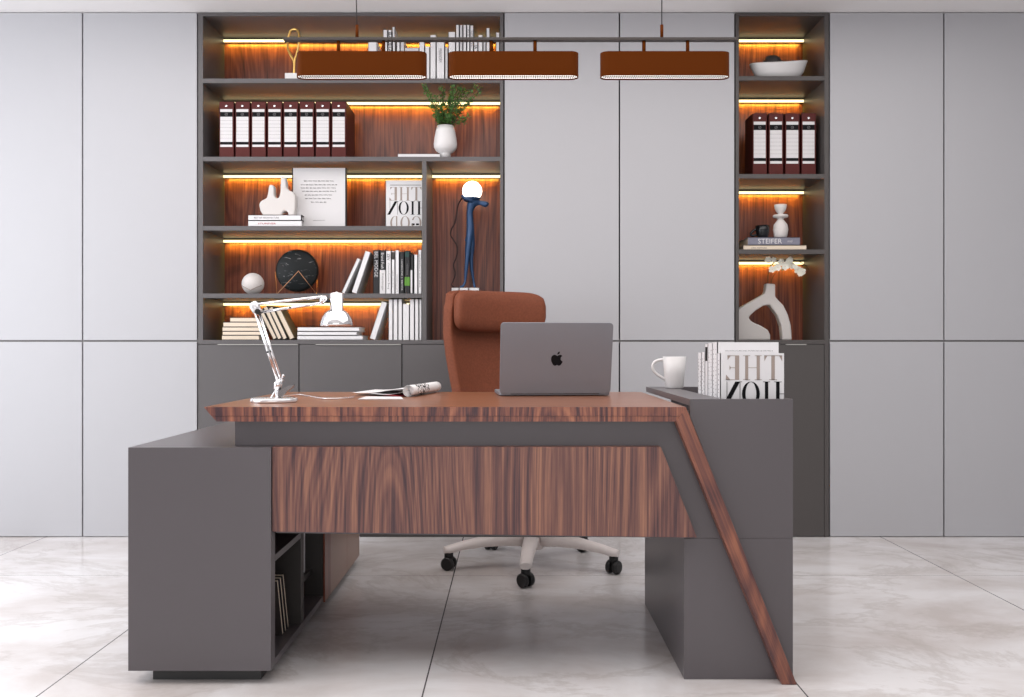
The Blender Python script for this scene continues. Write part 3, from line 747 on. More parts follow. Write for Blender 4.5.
# tall niche: three books and the statuette lamp
Dn = 4.70
for x0, x1, yt, lb in ((451.3, 459, 288, 'leftmost white book standing under the blue statuette lamp'), (459.2, 468.6, 287.4, 'middle white book standing under the blue statuette lamp'), (468.8, 479.4, 288, 'right white book standing under the blue statuette lamp')):
    upright(x0, x1, 287.8, L5, 'bookwhite', lb, 'books standing under the statuette lamp', dep=0.14, D=Dn)
zst = PZ(287.8, Dn)+0.0005
Dn2 = Dn+0.06
st = thing('table_lamp', 'blue figurine lamp of a woman bending back under a glowing globe', 'lamp', (PX(466, Dn2), Dn2, zst))
def skin_fig(name, nodes, edges, m, parent, sub=2):
    me = bpy.data.meshes.new(name); me.from_pydata([n[:3] for n in nodes], edges, [])
    o = bpy.data.objects.new(name, me); COL.objects.link(o)
    sk = o.modifiers.new('skin', 'SKIN'); sk.use_smooth_shade = True
    for v, n in zip(me.skin_vertices[0].data, nodes): v.radius = (n[3], n[4] if len(n) > 4 else n[3]); v.use_root = False
    me.skin_vertices[0].data[0].use_root = True
    ss = o.modifiers.new('sub', 'SUBSURF'); ss.levels = sub; ss.render_levels = sub
    bake(o); smooth(o); o.data.materials.clear(); o.data.materials.append(M[m])
    if parent: o.data.transform(world_of(parent).inverted()); o.parent = parent
    return o
def q(x, y, r, dy=0, r2=None):
    return (PX(x, Dn2), Dn2+dy, zst+(287.5-y)*Dn2/F, r*Dn2/F, (r2 or r)*Dn2/F)
nodes = [q(470.5, 232, 4.6), q(470.0, 221, 3.9), q(469.6, 212, 3.3), q(470.4, 205, 4.4), q(474, 200.8, 4.2),   # 0 pelvis 1 waist 2 rib 3 chest 4 shoulders
         q(481, 202.2, 2.2), q(486.3, 203.2, 4.1), q(487.5, 205.5, 2.6),                       # 5 neck 6 head 7 hair knot
         q(468.3, 246, 3.6, -0.012), q(467.4, 257, 2.3, -0.014), q(466.4, 267, 2.1, -0.016), q(465.4, 281, 1.2, -0.018), q(463.5, 285.6, 1.4, -0.024), q(460.0, 286.5, 1.0, -0.03),
         q(471.5, 246, 3.5, 0.012), q(471.0, 257, 2.3, 0.016), q(471.4, 267, 2.0, 0.018), q(473.6, 281, 1.2, 0.02), q(474.4, 285.6, 1.4, 0.016), q(475.4, 286.5, 1.0, 0.006),
         q(471, 199.5, 2.2, -0.03), q(465, 198.3, 1.7, -0.034), q(462.3, 195.5, 1.2, -0.02), q(463.2, 194, 1.0, -0.01),
         q(471, 199.5, 2.2, 0.03), q(465, 198.3, 1.7, 0.034), q(462.8, 195.5, 1.2, 0.02), q(463.6, 194, 1.0, 0.01)]
edges = [(0, 1), (1, 2), (2, 3), (3, 4), (4, 5), (5, 6), (6, 7), (0, 8), (8, 9), (9, 10), (10, 11), (11, 12), (12, 13), (0, 14), (14, 15), (15, 16), (16, 17), (17, 18), (18, 19), (4, 20), (20, 21), (21, 22), (22, 23), (4, 24), (24, 25), (25, 26), (26, 27)]
fig = skin_fig('figurine', nodes, edges, 'blue', st)
gr_ = 9.8*Dn2/F
MB().ball((PX(472.2, Dn2), Dn2, zst+(287.5-190)*Dn2/F), gr_, 32).build('globe', 'globe', st)
MB().lathe([(0, -0.004), (0.034, -0.003), (0.046, 0.006), (0.047, 0.011), (0.040, 0.004), (0, 0.002)], PX(471.5, Dn2), Dn2, zst+(287.5-199.2)*Dn2/F, 32).build('globe_cup', 'blue', st)
cpts = [(463, 196, .0), (458, 203, .02), (456.2, 214, .02), (454.5, 222, .02), (451, 228, .02), (450.6, 234, .02), (455, 241, .02), (457.4, 248, .02), (455.6, 257, .02), (453.2, 264, .02), (455, 272, .02), (453.2, 279, .02), (451.6, 284, .01), (456, 287.2, 0), (461, 287.2, 0)]
MB().tube(catmull([(PX(x, Dn2), Dn2+d*1.2, zst+max(0.0025, (287.5-y)*Dn2/F)) for x, y, d in cpts], k=5), 0.0034, 7).build('cord', 'cordbrown', st)

# narrow bookcase ornaments
Dq = 4.672
bx = PX(778.5, Dq); bw = 29*Dq/F
bz = R1
def boat(u, v):
    a = 2*PI*u; r = [0, .50, .66, .86, .97, 1.0, .96, .80, .50, 0]; z = [0, 0, .06, .42, .88, .97, .93, .56, .34, .29]
    k = min(int(v*9+1e-6), 8); t = v*9-k
    R_ = r[k]*(1-t)+r[k+1]*t; Z_ = z[k]*(1-t)+z[k+1]*t
    x = R_*math.cos(a); y = R_*math.sin(a)*0.5
    hgt = (15.4+1.5*x+3.1*x*x)*Dq/F
    return Vector((bx+x*bw, Dq+y*bw, bz+E+Z_*hgt))
ob = MB().grid(boat, 64, 9).build('bowl', 'white'); bmm = bmesh.new(); bmm.from_mesh(ob.data); bmesh.ops.remove_doubles(bmm, verts=bmm.verts, dist=0.0005); bmesh.ops.recalc_face_normals(bmm, faces=bmm.faces); bmm.to_mesh(ob.data); bmm.free()
tag(ob, 'white boat-shaped ceramic bowl in the top niche of the narrow bookcase', 'bowl')
tag(MB().ball((PX(772, Dq), Dq, bz+0.077), 0.051, 28, sz=1.0).build('wooden_ball', 'bookdark'), 'dark brown ball lying in the white boat-shaped bowl', 'ball')

o1 = book(PX(743.6, FD), PX(806.3, FD), FD, FD+0.22, R3+E, PZ(245.2, FD), 'flat', 'cream', 'cream book lying flat at the bottom under the slate one, narrow bookcase', 'two books under the black cup', 'cream')
letters('spine_title', 'JUNIO  MANTOVANI', at(PX(759, FD), FD-0.0008, R3+0.009), 0.075, 0.009, 'inkgrey', o1)
z2 = PZ(245.2, FD)+0.0004; z3 = PZ(237.2, FD)
o2 = book(PX(748, FD), PX(800, FD), FD, FD+0.2, z2, z3, 'flat', 'booksteel', 'slate grey book with white serif title under the black cup', 'two books under the black cup', 'cream')
letters('spine_title', 'STEIFER', at(PX(770, FD), FD-0.0008, (z2+z3)/2), PX(782, FD)-PX(758, FD), 0.024, 'paper', o2)
letters('spine_title', 'mil', at(PX(790, FD), FD-0.0008, (z2+z3)/2), 0.022, 0.012, 'bookgrey', o2)
z3 += 0.0006
Du = FD+0.07
cu_ = thing('cup', 'small black glazed cup on the slate grey book', 'cup', (PX(762.3, Du), Du, z3)); k_ = Du/F
MB().lathe([(0, 0), (4.8*k_, 0), (6.0*k_, 3*k_), (6.8*k_, 8*k_), (7.0*k_, 13*k_), (6.5*k_, 13*k_), (6.2*k_, 8*k_), (4.5*k_, 2*k_), (0, 1.5*k_)], PX(762.3, Du), Du, z3, 32).build('body', 'blackcup', cu_)
MB().tube(catmull([(PX(756.4, Du), Du, z3+9.5*k_), (PX(753.4, Du), Du, z3+8*k_), (PX(750.8, Du), Du, z3+4.8*k_), (PX(752.5, Du), Du, z3+3*k_), (PX(756.8, Du), Du, z3+4*k_)], k=6), 1.2*k_, 8).build('handle', 'blackcup', cu_)
vs_ = MB().lathe([(0, 0), (5.4*k_, 0), (6.6*k_, 3*k_), (7.5*k_, 9*k_), (6.6*k_, 14*k_), (4*k_, 17.6*k_), (2.6*k_, 19.6*k_), (4*k_, 20.6*k_), (7.2*k_, 21.4*k_), (7.6*k_, 22.6*k_), (7.0*k_, 23.8*k_), (3*k_, 24.2*k_), (2.2*k_, 25*k_), (4.2*k_, 27*k_), (5.6*k_, 30*k_), (6.2*k_, 34*k_), (5.6*k_, 34*k_), (4.6*k_, 30*k_), (0, 28*k_)], PX(780.5, Du), Du, z3, 36).build('vase', 'plaster')
tag(vs_, 'pale grey stone vase with collar and cup top on the slate grey book', 'vase')

Da = 4.76
av = thing('sculptural_vase', 'white sculptural arch vase holding a white orchid spray, bottom niche', 'vase', (PX(768, Da), Da, R4))
def PA(pts): return [(PX(x, Da), max(PZ(y, Da)-0.0, R4+E)) for x, y in pts]
zoff = 0
ytoR4 = CY-(R4-H)*F/Da
outl = [(765.0, 283.8), (774.0, 284.2), (774.0, 297), (777, 300.5), (782, 305.5), (786.6, 315), (789.6, 326), (790.6, ytoR4), (781.2, ytoR4), (779.8, 326), (776.2, 316), (770.8, 308.5), (768.2, 305), (762, 306), (754, 311), (749.0, 315.5), (747.6, 318), (749.5, 321), (754, 323.5), (760, 326), (766.5, 330), (769, 335), (769, ytoR4), (735.0, ytoR4), (735, 330), (735.2, 318), (736.5, 310), (742, 306), (751, 301), (758.5, 296.8), (763, 294), (764.2, 291)]
solid('body', PA(outl), Da-0.027, Da+0.027, 'ceramic', av, vox=0.004, it=4)
nk = Vector((PX(769.2, Da), Da, PZ(284.5, Da)))
br1 = catmull([nk+Vector((-.005, 0, -.03)), (PX(768.0, Da), Da, PZ(275, Da)), (PX(769.5, Da), Da-.04, PZ(266, Da)), (PX(775, Da), Da-.07, PZ(261.5, Da)), (PX(786, Da), Da-.09, PZ(261, Da)), (PX(797, Da), Da-.10, PZ(265.5, Da)), (PX(803, Da), Da-.10, PZ(271.5, Da))], k=6)
br2 = catmull([nk+Vector((0, 0, -.03)), (PX(773, Da), Da, PZ(277, Da)), (PX(779, Da), Da-.05, PZ(268, Da)), (PX(788, Da), Da-.09, PZ(265, Da))], k=6)
br3 = catmull([(PX(769, Da), Da-.01, PZ(267, Da)), (PX(770.5, Da), Da-.06, PZ(263, Da)), (PX(766.8, Da), Da-.09, PZ(260, Da))], k=6)
MB().tube(br1, 0.0019, 6).tube(br2, 0.0016, 6).tube(br3, 0.0014, 6).build('stem', 'stem', av)
fb = MB(); rnd = random.Random(9)
for fx, fy, n_, r_ in ((768, 259, 1, 3.2), (773.5, 259.5, 1, 2.6), (772, 269.3, 1, 3.2), (777.5, 267.5, 1, 3.4), (781, 262.5, 1, 3.4), (785, 266.5, 1, 3.6), (788.5, 262, 1, 3.6), (791.5, 265.8, 1, 3.2), (790, 258.8, 1, 2.8), (797.5, 269.8, 1, 3.6), (802, 271.6, 1, 3.4), (799.8, 273.8, 1, 2.6), (795, 266.8, 1, 2.6)):
    Dd = Da-0.10+rnd.uniform(-.015, .015); c_ = Vector((PX(fx, Dd), Dd, min(PZ(fy, Dd), 1.374))); R_ = 1.12*r_*Da/F
    tl = rnd.uniform(0, 2*PI)
    for p_ in range(6):
        a = tl+2*PI*p_/6; d = Vector((math.cos(a), rnd.uniform(-.45, .1), math.sin(a))).normalized()
        sd = d.cross(Vector((0, -1, 0))).normalized(); pr = []
        cn = fb.bm.verts.new(c_)
        ring = [fb.bm.verts.new(c_+d*R_*(.55+.5*math.cos(t_))+sd*R_*.42*math.sin(t_)+Vector((0, -.004*math.sin(t_/2), 0))) for t_ in [PI*2*k/8 for k in range(8)]]
        fb.face(ring, 0, True)
fb.build('flowers', 'petal', av)
MB().ball((PX(776.4, Da-.1), Da-.1, PZ(264.5, Da-.1)), .005, 10).ball((PX(793, Da-.1), Da-.1, PZ(263.5, Da-.1)), .005, 10).ball((PX(782.5, Da-.1), Da-.1, PZ(269.8, Da-.1)), .006, 10).build('buds', 'bud', av)

# ------------------------------------------------------------------ pendant light
Dl = 2.945
pl = thing('pendant_light', 'long pendant light with three copper-brown rectangular shades on one dark rail', 'pendant light', (PX(512, Dl), Dl, PZ(39.5, Dl)))
MB().box(PX(284, Dl), PX(737, Dl), Dl-0.011, Dl+0.011, PZ(41.2, Dl), PZ(38.2, Dl)).build('rail', 'rail', pl, bevel=0.001)
for x in (357, 661.8):
    MB().cyl((PX(x, Dl), Dl, PZ(38.5, Dl)), (PX(x, Dl), Dl, PZ(25, Dl)), 0.0052, 14).build('cable_sleeve', 'shade', pl)
    MB().tube([(PX(x, Dl), Dl, PZ(25, Dl)), (PX(x, Dl)-(0.02 if x < 400 else 0), Dl, CEIL-0.002)], 0.0016, 6).build('cable', 'black', pl)
    MB().lathe([(0, 0), (0.05, 0), (0.05, -0.02), (0.045, -0.024), (0, -0.024)], PX(x, Dl)-(0.02 if x < 400 else 0), Dl, CEIL, 24).build('canopy', 'rail', pl)
def stadium(x0, x1, y0, y1, r, n=6):
    out = []
    for cx_, cy_, a0 in ((x1-r, y1-r, 0), (x0+r, y1-r, PI/2), (x0+r, y0+r, PI), (x1-r, y0+r, 1.5*PI)):
        for k in range(n+1): a = a0+PI/2*k/n; out.append((cx_+r*math.cos(a), cy_+r*math.sin(a)))
    return out
yf, yr = 2.918, 2.972
for x0, x1, s1, s2 in ((295, 426, 338.4, 383.5), (448, 579, 491.2, 535), (601, 731, 643.9, 687.6)):
    X0, X1 = PX(x0, yf), PX(x1, yf); zt, zb_ = PZ(51, yf), PZ(75.2, yf)
    mb = MB(); ou = stadium(X0, X1, yf, yr, 0.026); inn = stadium(X0+.003, X1-.003, yf+.003, yr-.003, 0.023)
    mb.prismz(ou, zb_, zt, caps=False, smooth=True)
    vt = [mb.bm.verts.new((x, y, zt)) for x, y in ou]; mb.face(vt)
    mb.prismz(inn, zb_, zt-0.01, caps=False, smooth=True)
    a = [mb.bm.verts.new((x, y, zb_)) for x, y in ou]; b_ = [mb.bm.verts.new((x, y, zb_)) for x, y in inn]
    for k in range(len(ou)): mb.face([a[k], a[(k+1) % len(ou)], b_[(k+1) % len(ou)], b_[k]])
    sh = mb.build('shade', 'shade', pl)
    MB().prismz(inn, zb_+0.004, zb_+0.007).build('diffuser', 'diff', sh)
    mb = MB(); n_ = 58
    for k in range(1, n_):
        xx = X0+.003+(X1-X0-.006)*k/n_; ins = max(0, 0.023-min(xx-X0-.003, X1-.003-xx)); dd = 0.0235-math.sqrt(max(0, .0235**2-ins**2)) if ins > 0 else 0
        mb.box(xx-.0008, xx+.0008, yf+.003+dd, yr-.003-dd, zb_+.001, zb_+.0038)
    mb.box(X0+.012, X1-.012, (yf+yr)/2-.001, (yf+yr)/2+.001, zb_+.001, zb_+.0038)
    mb.build('louver', 'louver', sh)
    for s in (s1, s2): MB().cyl((PX(s, Dl), Dl, zt-0.002), (PX(s, Dl), Dl, PZ(41, Dl)), 0.0058, 14).build('stem', 'shade', pl)

# ------------------------------------------------------------------ desk
D0, D1, D2 = 2.570, 2.613, 3.46
ZT = 0.7683
dk = thing('executive_desk', 'large walnut and charcoal executive desk with a slanted walnut leg', 'desk', (0, 3.0, 0))
XL, XR = PX(203.7, D0), PX(686, D0)
zs_, zl_ = PZ(416, D0), PZ(421.6, D0)
mb = MB()
xa, xb_ = PX(211.2, D0), PX(216.2, D0)
mb.prism([(XL, ZT), (XR-0.001, ZT), (XR-0.001+0.012, zs_), (xa, zs_)], D0+0.001, D2)
mb.build('desktop', ['top', 'edge'], dk)
o = dk.children[0]
for p in o.data.polygons:
    if p.normal.y < -0.9 or p.normal.x < -0.3: p.material_index = 1
MB().prism([(xa, zs_-0.0006), (PX(690, D0), zs_-0.0006), (PX(676.5, D0)+0.003, zl_), (xb_, zl_)], D0+0.0025, D2-0.01).build('desktop_underlay', 'edge', dk)
lp = [(686, 407), (797, 684.8), (782, 684.8), (676.3, 421.6), (672, 421.6), (676, 416.3), (676, 407)]
lpz = [(PX(x, D0), max(PZ(y, D0), 0.0008)) for x, y in lp[:4]] + [(PX(676.5, D0), zs_), (PX(681, D0), ZT)]
MB().prism([(PX(686, D0), ZT), (PX(797, D0), 0.0008), (PX(782, D0), 0.0008), (PX(676.3, D0), zl_)], D0, D1+0.001).build('slanted_leg', 'leg', dk, bevel=0.001)
# apron board behind the walnut panel
za = PZ(538, D1)
zcab = PZ(447.5, D0)
XCR = PX(271, D0); 
lx = lambda y: PX(676.3+(782-676.3)*(y-421.6)/(684.8-421.6)+4, D1)
MB().prism([(PX(235, D1), zl_-0.0006), (lx(421.6), zl_-0.0006), (lx(538), za), (PX(697, D1), za), (XCR+0.002, PZ(533, D1)), (XCR+0.002, zcab+0.001), (PX(235, D1), zcab+0.001)], D1, D1+0.022).build('apron', 'desk', dk)
MB().box(PX(360, 2.675), PX(684, D1)-0.002, 2.675, 2.693, PZ(537, 2.675), zl_-0.002).build('shadow_strip', 'inner', dk)  # added strip, its near-black colour stands for shade under the modesty panel
Dw_ = 2.577
MB().prism([(XCR+0.0015, PZ(447, Dw_)), (PX(661, Dw_), PZ(447, Dw_)), (PX(697, Dw_), PZ(537.6, Dw_)), (XCR+0.0015, PZ(531.6, Dw_))], Dw_, D1-0.0003).build('modesty_panel', 'wood', dk, bevel=0.001)
# pedestal and raised counter box
XP, XQ, XC = PX(684, D1), PX(793, D1), PX(690, D1)
ZC = PZ(399.2, D1)
MB().box(XP, XQ, D1, 3.385, 0.0008, za-0.0008).build('pedestal', 'desk', dk, bevel=0.001)
xi0, xi1, yi0, yi1, zi = 0.592, XQ-0.006, D1+0.022, D2-0.002, 0.70
mb = MB()
# box with an open recess in its top
zl3 = zl_-0.002
slope = [(lx(421.6)+0.012, zl3), (XQ, zl3), (XQ, za), (lx(538)+0.0, za)]
mb.prism([(XC, ZC), (XQ, ZC), (XQ, za), (lx(538)+0.03, za), (XC+0.001, zl_+0.01)], D1, yi0)
mb.box(XC, xi0, yi0, D2+0.01, ZT+0.0006, ZC)
mb.box(XC+0.004, xi0, yi0, D2+0.01, za, ZT-0.06)
mb.box(xi1, XQ, yi0, D2+0.01, za, ZC)
mb.box(xi0, xi1, D2-0.002, D2+0.01, za, ZC)
mb.box(xi0, xi1, yi0, D2-0.002, za, zi)
mb.build('counter_box', 'desk', dk)

# return cabinet on the left
Z0c = PZ(671, D0); XA = PX(128, D0); DE = 4.02; t_ = 0.02
sd = thing('side_cabinet', 'long low charcoal side cabinet under the left end of the desk', 'cabinet', ((XA+XCR)/2, 3.3, 0))
MB().box(XA, XCR, D0, D0+0.045, Z0c, zcab).build('end_panel', 'desk', sd, bevel=0.001)
MB().box(XA, XCR, D0+0.0452, DE, zcab-0.0175, zcab).build('top', 'desk', sd, bevel=0.001)
MB().box(XA, XCR, D0+0.0455, DE, Z0c, Z0c+t_).build('bottom_panel', 'desk', sd)

MB().box(XA+0.018, XCR, DE-0.02, DE, Z0c+t_, zcab-0.018).build('end_panel', 'desk', sd)
dv = lambda x: -XCR*F/(CX-x)
y1_, y2_, y3_, y4_ = dv(301), dv(303), dv(323), dv(329)
MB().box(XA+0.018, XCR-0.001, y1_, y2_+0.015, Z0c+t_, zcab-0.018).build('divider', 'inner', sd)
MB().box(XA+0.018, XCR-0.001, y3_, y4_, Z0c+t_, zcab-0.018).build('divider', 'inner', sd)
MB().box(XCR+0.0004, XCR+0.006, y3_+0.004, y4_, Z0c-0.004, zcab-0.02).build('walnut_divider', 'back', sd)
MB().box(XA, XA+0.018, D0+0.0455, y1_, Z0c+t_, zcab-0.018).box(XA, XA+0.018, y4_, DE, Z0c+t_, zcab-0.018).build('back_panel', 'inner', sd)
zsh = PZ(554, D0+0.055)
MB().box(XA+0.018, XCR, D0+0.046, y1_-0.001, zsh-0.018, zsh).build('shelf', 'desk', sd)
MB().box(XA+0.018, XCR-0.04, y2_+0.016, y3_-0.001, 0.137, 0.155).build('shelf', 'inner', sd)
ym = dv(345.5)
for a, b_ in ((y4_+0.001, ym-0.0015), (ym+0.0015, DE)):
    MB().box(XCR+0.0005, XCR+0.006, a, b_, Z0c-0.004, zcab-0.02).build('door', 'door', sd, bevel=0.001)
MB().box(PX(153, D1), PX(261, D1), D1, DE-0.05, 0.0005, Z0c-0.0003).build('plinth', 'plinth', sd)
zf = Z0c+t_+E
GC = 'slanting books in the open cabinet niche'
for k in range(3):
    o = book(XCR-0.20, XCR-0.030, 0, 0.014, 0, 0.19, 'side', 'bookdark' if k != 1 else 'bookblack', ['front book of three slanting in the open niche of the side cabinet', 'middle book of three slanting in the open niche of the side cabinet', 'rear book of three slanting in the open niche of the side cabinet'][k], GC, 'cream', inset=0.001)
    o.rotation_euler = (math.radians(20), 0, 0)
    o.location.y = 2.825+0.034*k; o.location.z = zf+0.003
zw = 0.155+E
book(XCR-0.25, XCR-0.050, y3_-0.09, y3_-0.06, zw, zw+0.2, 'side', 'bookwhite', 'white book standing on the inner shelf of the side cabinet', None, 'paper')
bxo = thing('storage_box', 'brown lidded box at the bottom of the second cabinet niche', 'box', (XCR-0.2, y3_-0.07, zf))
MB().box(XCR-0.26, XCR-0.062, y3_-0.12, y3_-0.02, zf, zf+0.055).build('body', 'back', bxo, bevel=0.002)
MB().box(XCR-0.263, XCR-0.059, y3_-0.123, y3_-0.017, zf+0.0555, zf+0.068).build('lid', 'black', bxo, bevel=0.002)

# ------------------------------------------------------------------ things on the desk
ZD = ZT+0.0006
def od(x, y, z=0.0): D = (H-ZD-z)*F/(y-CY); return Vector((PX(x, D), D, ZD+z))
# mug
Dm = (H-ZC)*F/(388.3-CY); km = Dm/F
mg = thing('mug', 'plain white mug standing on the raised desk counter', 'mug', (PX(675.5, Dm), Dm, ZC+E))
MB().lathe([(0, 0), (8.4*km, 0), (9.0*km, 1.2*km), (10.2*km, 14*km), (11.6*km, 31.5*km), (11.0*km, 31.5*km), (9.6*km, 14*km), (8.2*km, 2*km), (0, 1.6*km)], PX(674.4, Dm), Dm, ZC+E, 40).build('body', 'white', mg)
MB().tube(catmull([(PX(664.6, Dm), Dm, ZC+28.6*km), (PX(658, Dm), Dm, ZC+28*km), (PX(653.2, Dm), Dm, ZC+24.5*km), (PX(653, Dm), Dm, ZC+19*km), (PX(656.5, Dm), Dm, ZC+14.5*km), (PX(661, Dm), Dm, ZC+11.4*km), (PX(666, Dm), Dm, ZC+8.6*km)], k=6), 1.45*km, 10).build('handle', 'white', mg)
# row of books in the counter recess, front to back
xs0 = 0.597; zr = zi+E
GB = 'white books standing in the counter recess'
def desk_book(y0, y1, ytop, x1, lb, dots=True, xl=xs0):
    o = book(xl, x1, y0, y1, zr, PZ(ytop, y0), 'cover', 'bookwhite', lb, GB, bt=0.0025)
    if dots:
        mb = MB(); zt = PZ(ytop, y0); r = random.Random(int(y0*1000))
        n = 2 if y1-y0 > 0.04 else 1
        for c_ in range(n):
            yy = y0+(y1-y0)*(c_+0.5)/n
            z_ = zt-0.02
            while z_ > ZC-0.02:
                hh = r.uniform(0.003, 0.008); mb.box(xl-0.0004, xl, yy-0.0022, yy+0.0022, z_-hh*0.6, z_); z_ -= hh+r.uniform(0.004, 0.010)
        mb.build('spine_print', 'inkgrey', o)
    return o
o = desk_book(2.669, 2.705, 353.2, PX(784, 2.669), 'white book with giant mirrored lettering, frontmost on the desk counter')
didone(PX(720.3, 2.669), PZ(353.2, 2.669), PX(784, 2.669)-PX(720.3, 2.669), 2.6688, (.035, .445, None, .385), o, PX(784, 2.669)-0.0005, zr+0.003)
b2 = desk_book(2.707, 2.770, 342.2, PX(778.6, 2.707), 'tallest white book with a fine text line, second from the front on the counter')
letters('cover_lettering', 'ARCHITECTURE AND INTERIORS QUARTERLY', at(PX(749, 2.707), 2.7064, PZ(350.9, 2.707)), PX(773, 2.707)-PX(725, 2.707), 0.0042, 'inkgrey', b2)
desk_book(2.772, 2.833, 343, PX(770, 2.772), 'thick white book with dotted spine, third from the front on the counter')
b4 = desk_book(2.836, 2.876, 344.2, PX(765, 2.836), 'slim white book with a black bar on its spine on the counter', False)
MB().box(xs0-0.0006, xs0, 2.843, 2.869, PZ(361, 2.85), PZ(347, 2.85)).build('spine_print', 'ink', b4)
desk_book(2.879, 2.93, 352, PX(750, 2.879), 'shorter white book, second from the back on the counter')
desk_book(2.933, 2.985, 352.6, PX(748, 2.933), 'shorter white book at the very back of the counter row')

# laptop
lt = thing('laptop', 'open grey aluminium laptop seen from behind, black fruit emblem on its lid', 'laptop', (PX(555.2, 3.165), 3.165, ZD), math.radians(5))
W_, L_ = 0.380, 0.246
def rrect(w, h, r, n=5, cx_=0, cy_=0): return [(x+cx_, y+cy_) for x, y in stadium(-w/2, w/2, -h/2, h/2, r, n)]
mb = MB(); mb.prismz(rrect(W_, L_, 0.012, cy_=L_/2+0.004), 0.002, 0.013); mb.build('base', 'laptop', lt, True, bevel=0.0015)
MB().prismz(rrect(W_*0.86, L_*0.42, 0.004, cy_=L_*0.32), 0.0132, 0.0138).build('keyboard', 'black', lt, True)
MB().prismz(rrect(W_*0.36, L_*0.34, 0.004, cy_=L_*0.76), 0.0132, 0.0135).build('trackpad', 'laptop', lt, True)
for fx in (-.15, .15):
    MB().box(fx-.02, fx+.02, .03, .04, 0, .002).box(fx-.02, fx+.02, .21, .22, 0, .002).build('foot', 'black', lt, True)
tilt = math.radians(13)
LM = Matrix.Translation((0, 0.004, 0.009)) @ Matrix.Rotation(PI/2+tilt, 4, 'X')     # plane XY -> lid, leaning towards the room
mb = MB(); mb.prismz(rrect(W_, L_, 0.012, cy_=L_/2), 0, 0.006); 
bmesh.ops.transform(mb.bm, matrix=LM, verts=mb.bm.verts); lid = mb.build('lid', 'laptop', lt, True, bevel=0.0012)
mb = MB(); mb.prismz(rrect(W_*0.97, L_*0.95, 0.006, cy_=L_/2), -0.0008, -0.0002); bmesh.ops.transform(mb.bm, matrix=LM, verts=mb.bm.verts); mb.build('screen', 'screen', lid, True)
MB().cyl((-W_*.4, 0.004, 0.0105), (W_*.4, 0.004, 0.0105), 0.005, 12).build('hinge', 'black', lt, True)
# emblem (seen from behind the lid; lid outer face is local +Z of LM)
ap = [(0, .62), (-.3, .78), (-.62, .78), (-.92, .52), (-1.02, .08), (-.92, -.42), (-.62, -.92), (-.32, -1.04), (0, -.93), (.3, -1.04), (.6, -.9), (.84, -.5), (.9, -.36), (.66, -.14), (.56, .12), (.62, .42), (.82, .6), (.58, .78), (.26, .76)]
ou = catmull([(x, y, 0) for x, y in ap], True, 5)
sA = 0.0205
mb = MB(); mb.prismz([(p.x*sA+0.003, p.y*sA+L_*0.485) for p in ou], 0.006, 0.0066)
lf = [(.04+.16*math.cos(a)*1.0, 1.08+.22*math.sin(a)) for a in [2*PI*k/16 for k in range(16)]]
lfp = [(.0, .86), (.02, 1.06), (.14, 1.24), (.36, 1.34), (.38, 1.14), (.26, .96)]
mb.prismz([(p.x*sA+0.003, p.y*sA+L_*0.485) for p in catmull([(x, y, 0) for x, y in lfp], True, 4)], 0.006, 0.0066)
bmesh.ops.transform(mb.bm, matrix=LM, verts=mb.bm.verts); mb.build('emblem', 'ink', lid, True)

# desk lamp
Dd = 2.80; kd = Dd/F
ld = thing('desk_lamp', 'white articulated desk lamp with dome shade on the left of the desk', 'lamp', (PX(274, Dd), Dd, ZD))
def dl(x, y, d=0.0): return Vector((PX(x, Dd), Dd+d, PZ(y, Dd)))
MB().lathe([(0, 0), (22.6*kd, 0), (23*kd, 1*kd), (23*kd, 3.4*kd), (22*kd, 4.2*kd), (0, 4.4*kd)], PX(274, Dd), Dd, ZD, 48).build('base', 'lampwhite', ld)
MB().cyl(dl(277.6, 398.5), dl(277.6, 386), 0.0075, 16).build('post', 'chrome', ld)
mb = MB(); mb.tube([dl(277.4, 389.5), dl(278, 384), dl(280.3, 379.5)], [0.011, 0.0125, 0.009], 14); mb.build('hub', 'lamphead', ld)
MB().cyl(dl(282, 380.5, -.012), dl(282, 380.5, .012), 0.004, 10).cyl(dl(281.5, 380), dl(283, 376.4), 0.003, 10).ball(dl(283.2, 375.8), 0.0048, 12).build('knob', 'chrome', ld)
MB().cyl(dl(270.5, 398.2), dl(277.2, 388), 0.0025, 8).build('strut', 'lampwhite', ld)
mb = MB(); mb.prism([(dl(279.5, 398).x, dl(279.5, 398).z), (dl(293.8, 386.6).x, dl(0, 386.6).z), (dl(294, 384.6).x, dl(0, 384.6).z), (dl(287, 386.5).x, dl(0, 386.5).z), (dl(280, 390).x, dl(0, 390).z)], Dd-0.012, Dd+0.012); mb.build('bracket', 'darkchrome', ld)
MB().cyl(dl(278.2, 381, -.006), dl(254.2, 308, -.006), 0.0042, 10).build('lower_arm', 'lamphead', ld)
MB().cyl(dl(280.6, 380.5, .006), dl(258.2, 311, .006), 0.0042, 10).build('lower_arm', 'lamphead', ld)
MB().cyl(dl(268.6, 352, -.012), dl(268.6, 352, .012), 0.003, 10).build('screw', 'black', ld)
mb = MB(); mb.tube([dl(252.6, 302.5), dl(254.5, 306), dl(258.5, 313.5)], [0.011, 0.016, 0.012], 16); mb.build('elbow', 'lampwhite', ld)
MB().cyl(dl(258.6, 311.6, -.014), dl(258.6, 311.6, .014), 0.008, 14).build('screw', 'black', ld)
MB().cyl(dl(255.5, 304.5, -.006), dl(323, 296.8, -.006), 0.0042, 10).build('upper_arm', 'lamphead', ld)
MB().cyl(dl(259.5, 312.2, .006), dl(323.6, 302.6, .006), 0.0042, 10).build('upper_arm', 'lamphead', ld)
MB().cyl(dl(290, 307.7, -.004), dl(290, 307.7, .012), 0.003, 10).build('screw', 'black', ld)
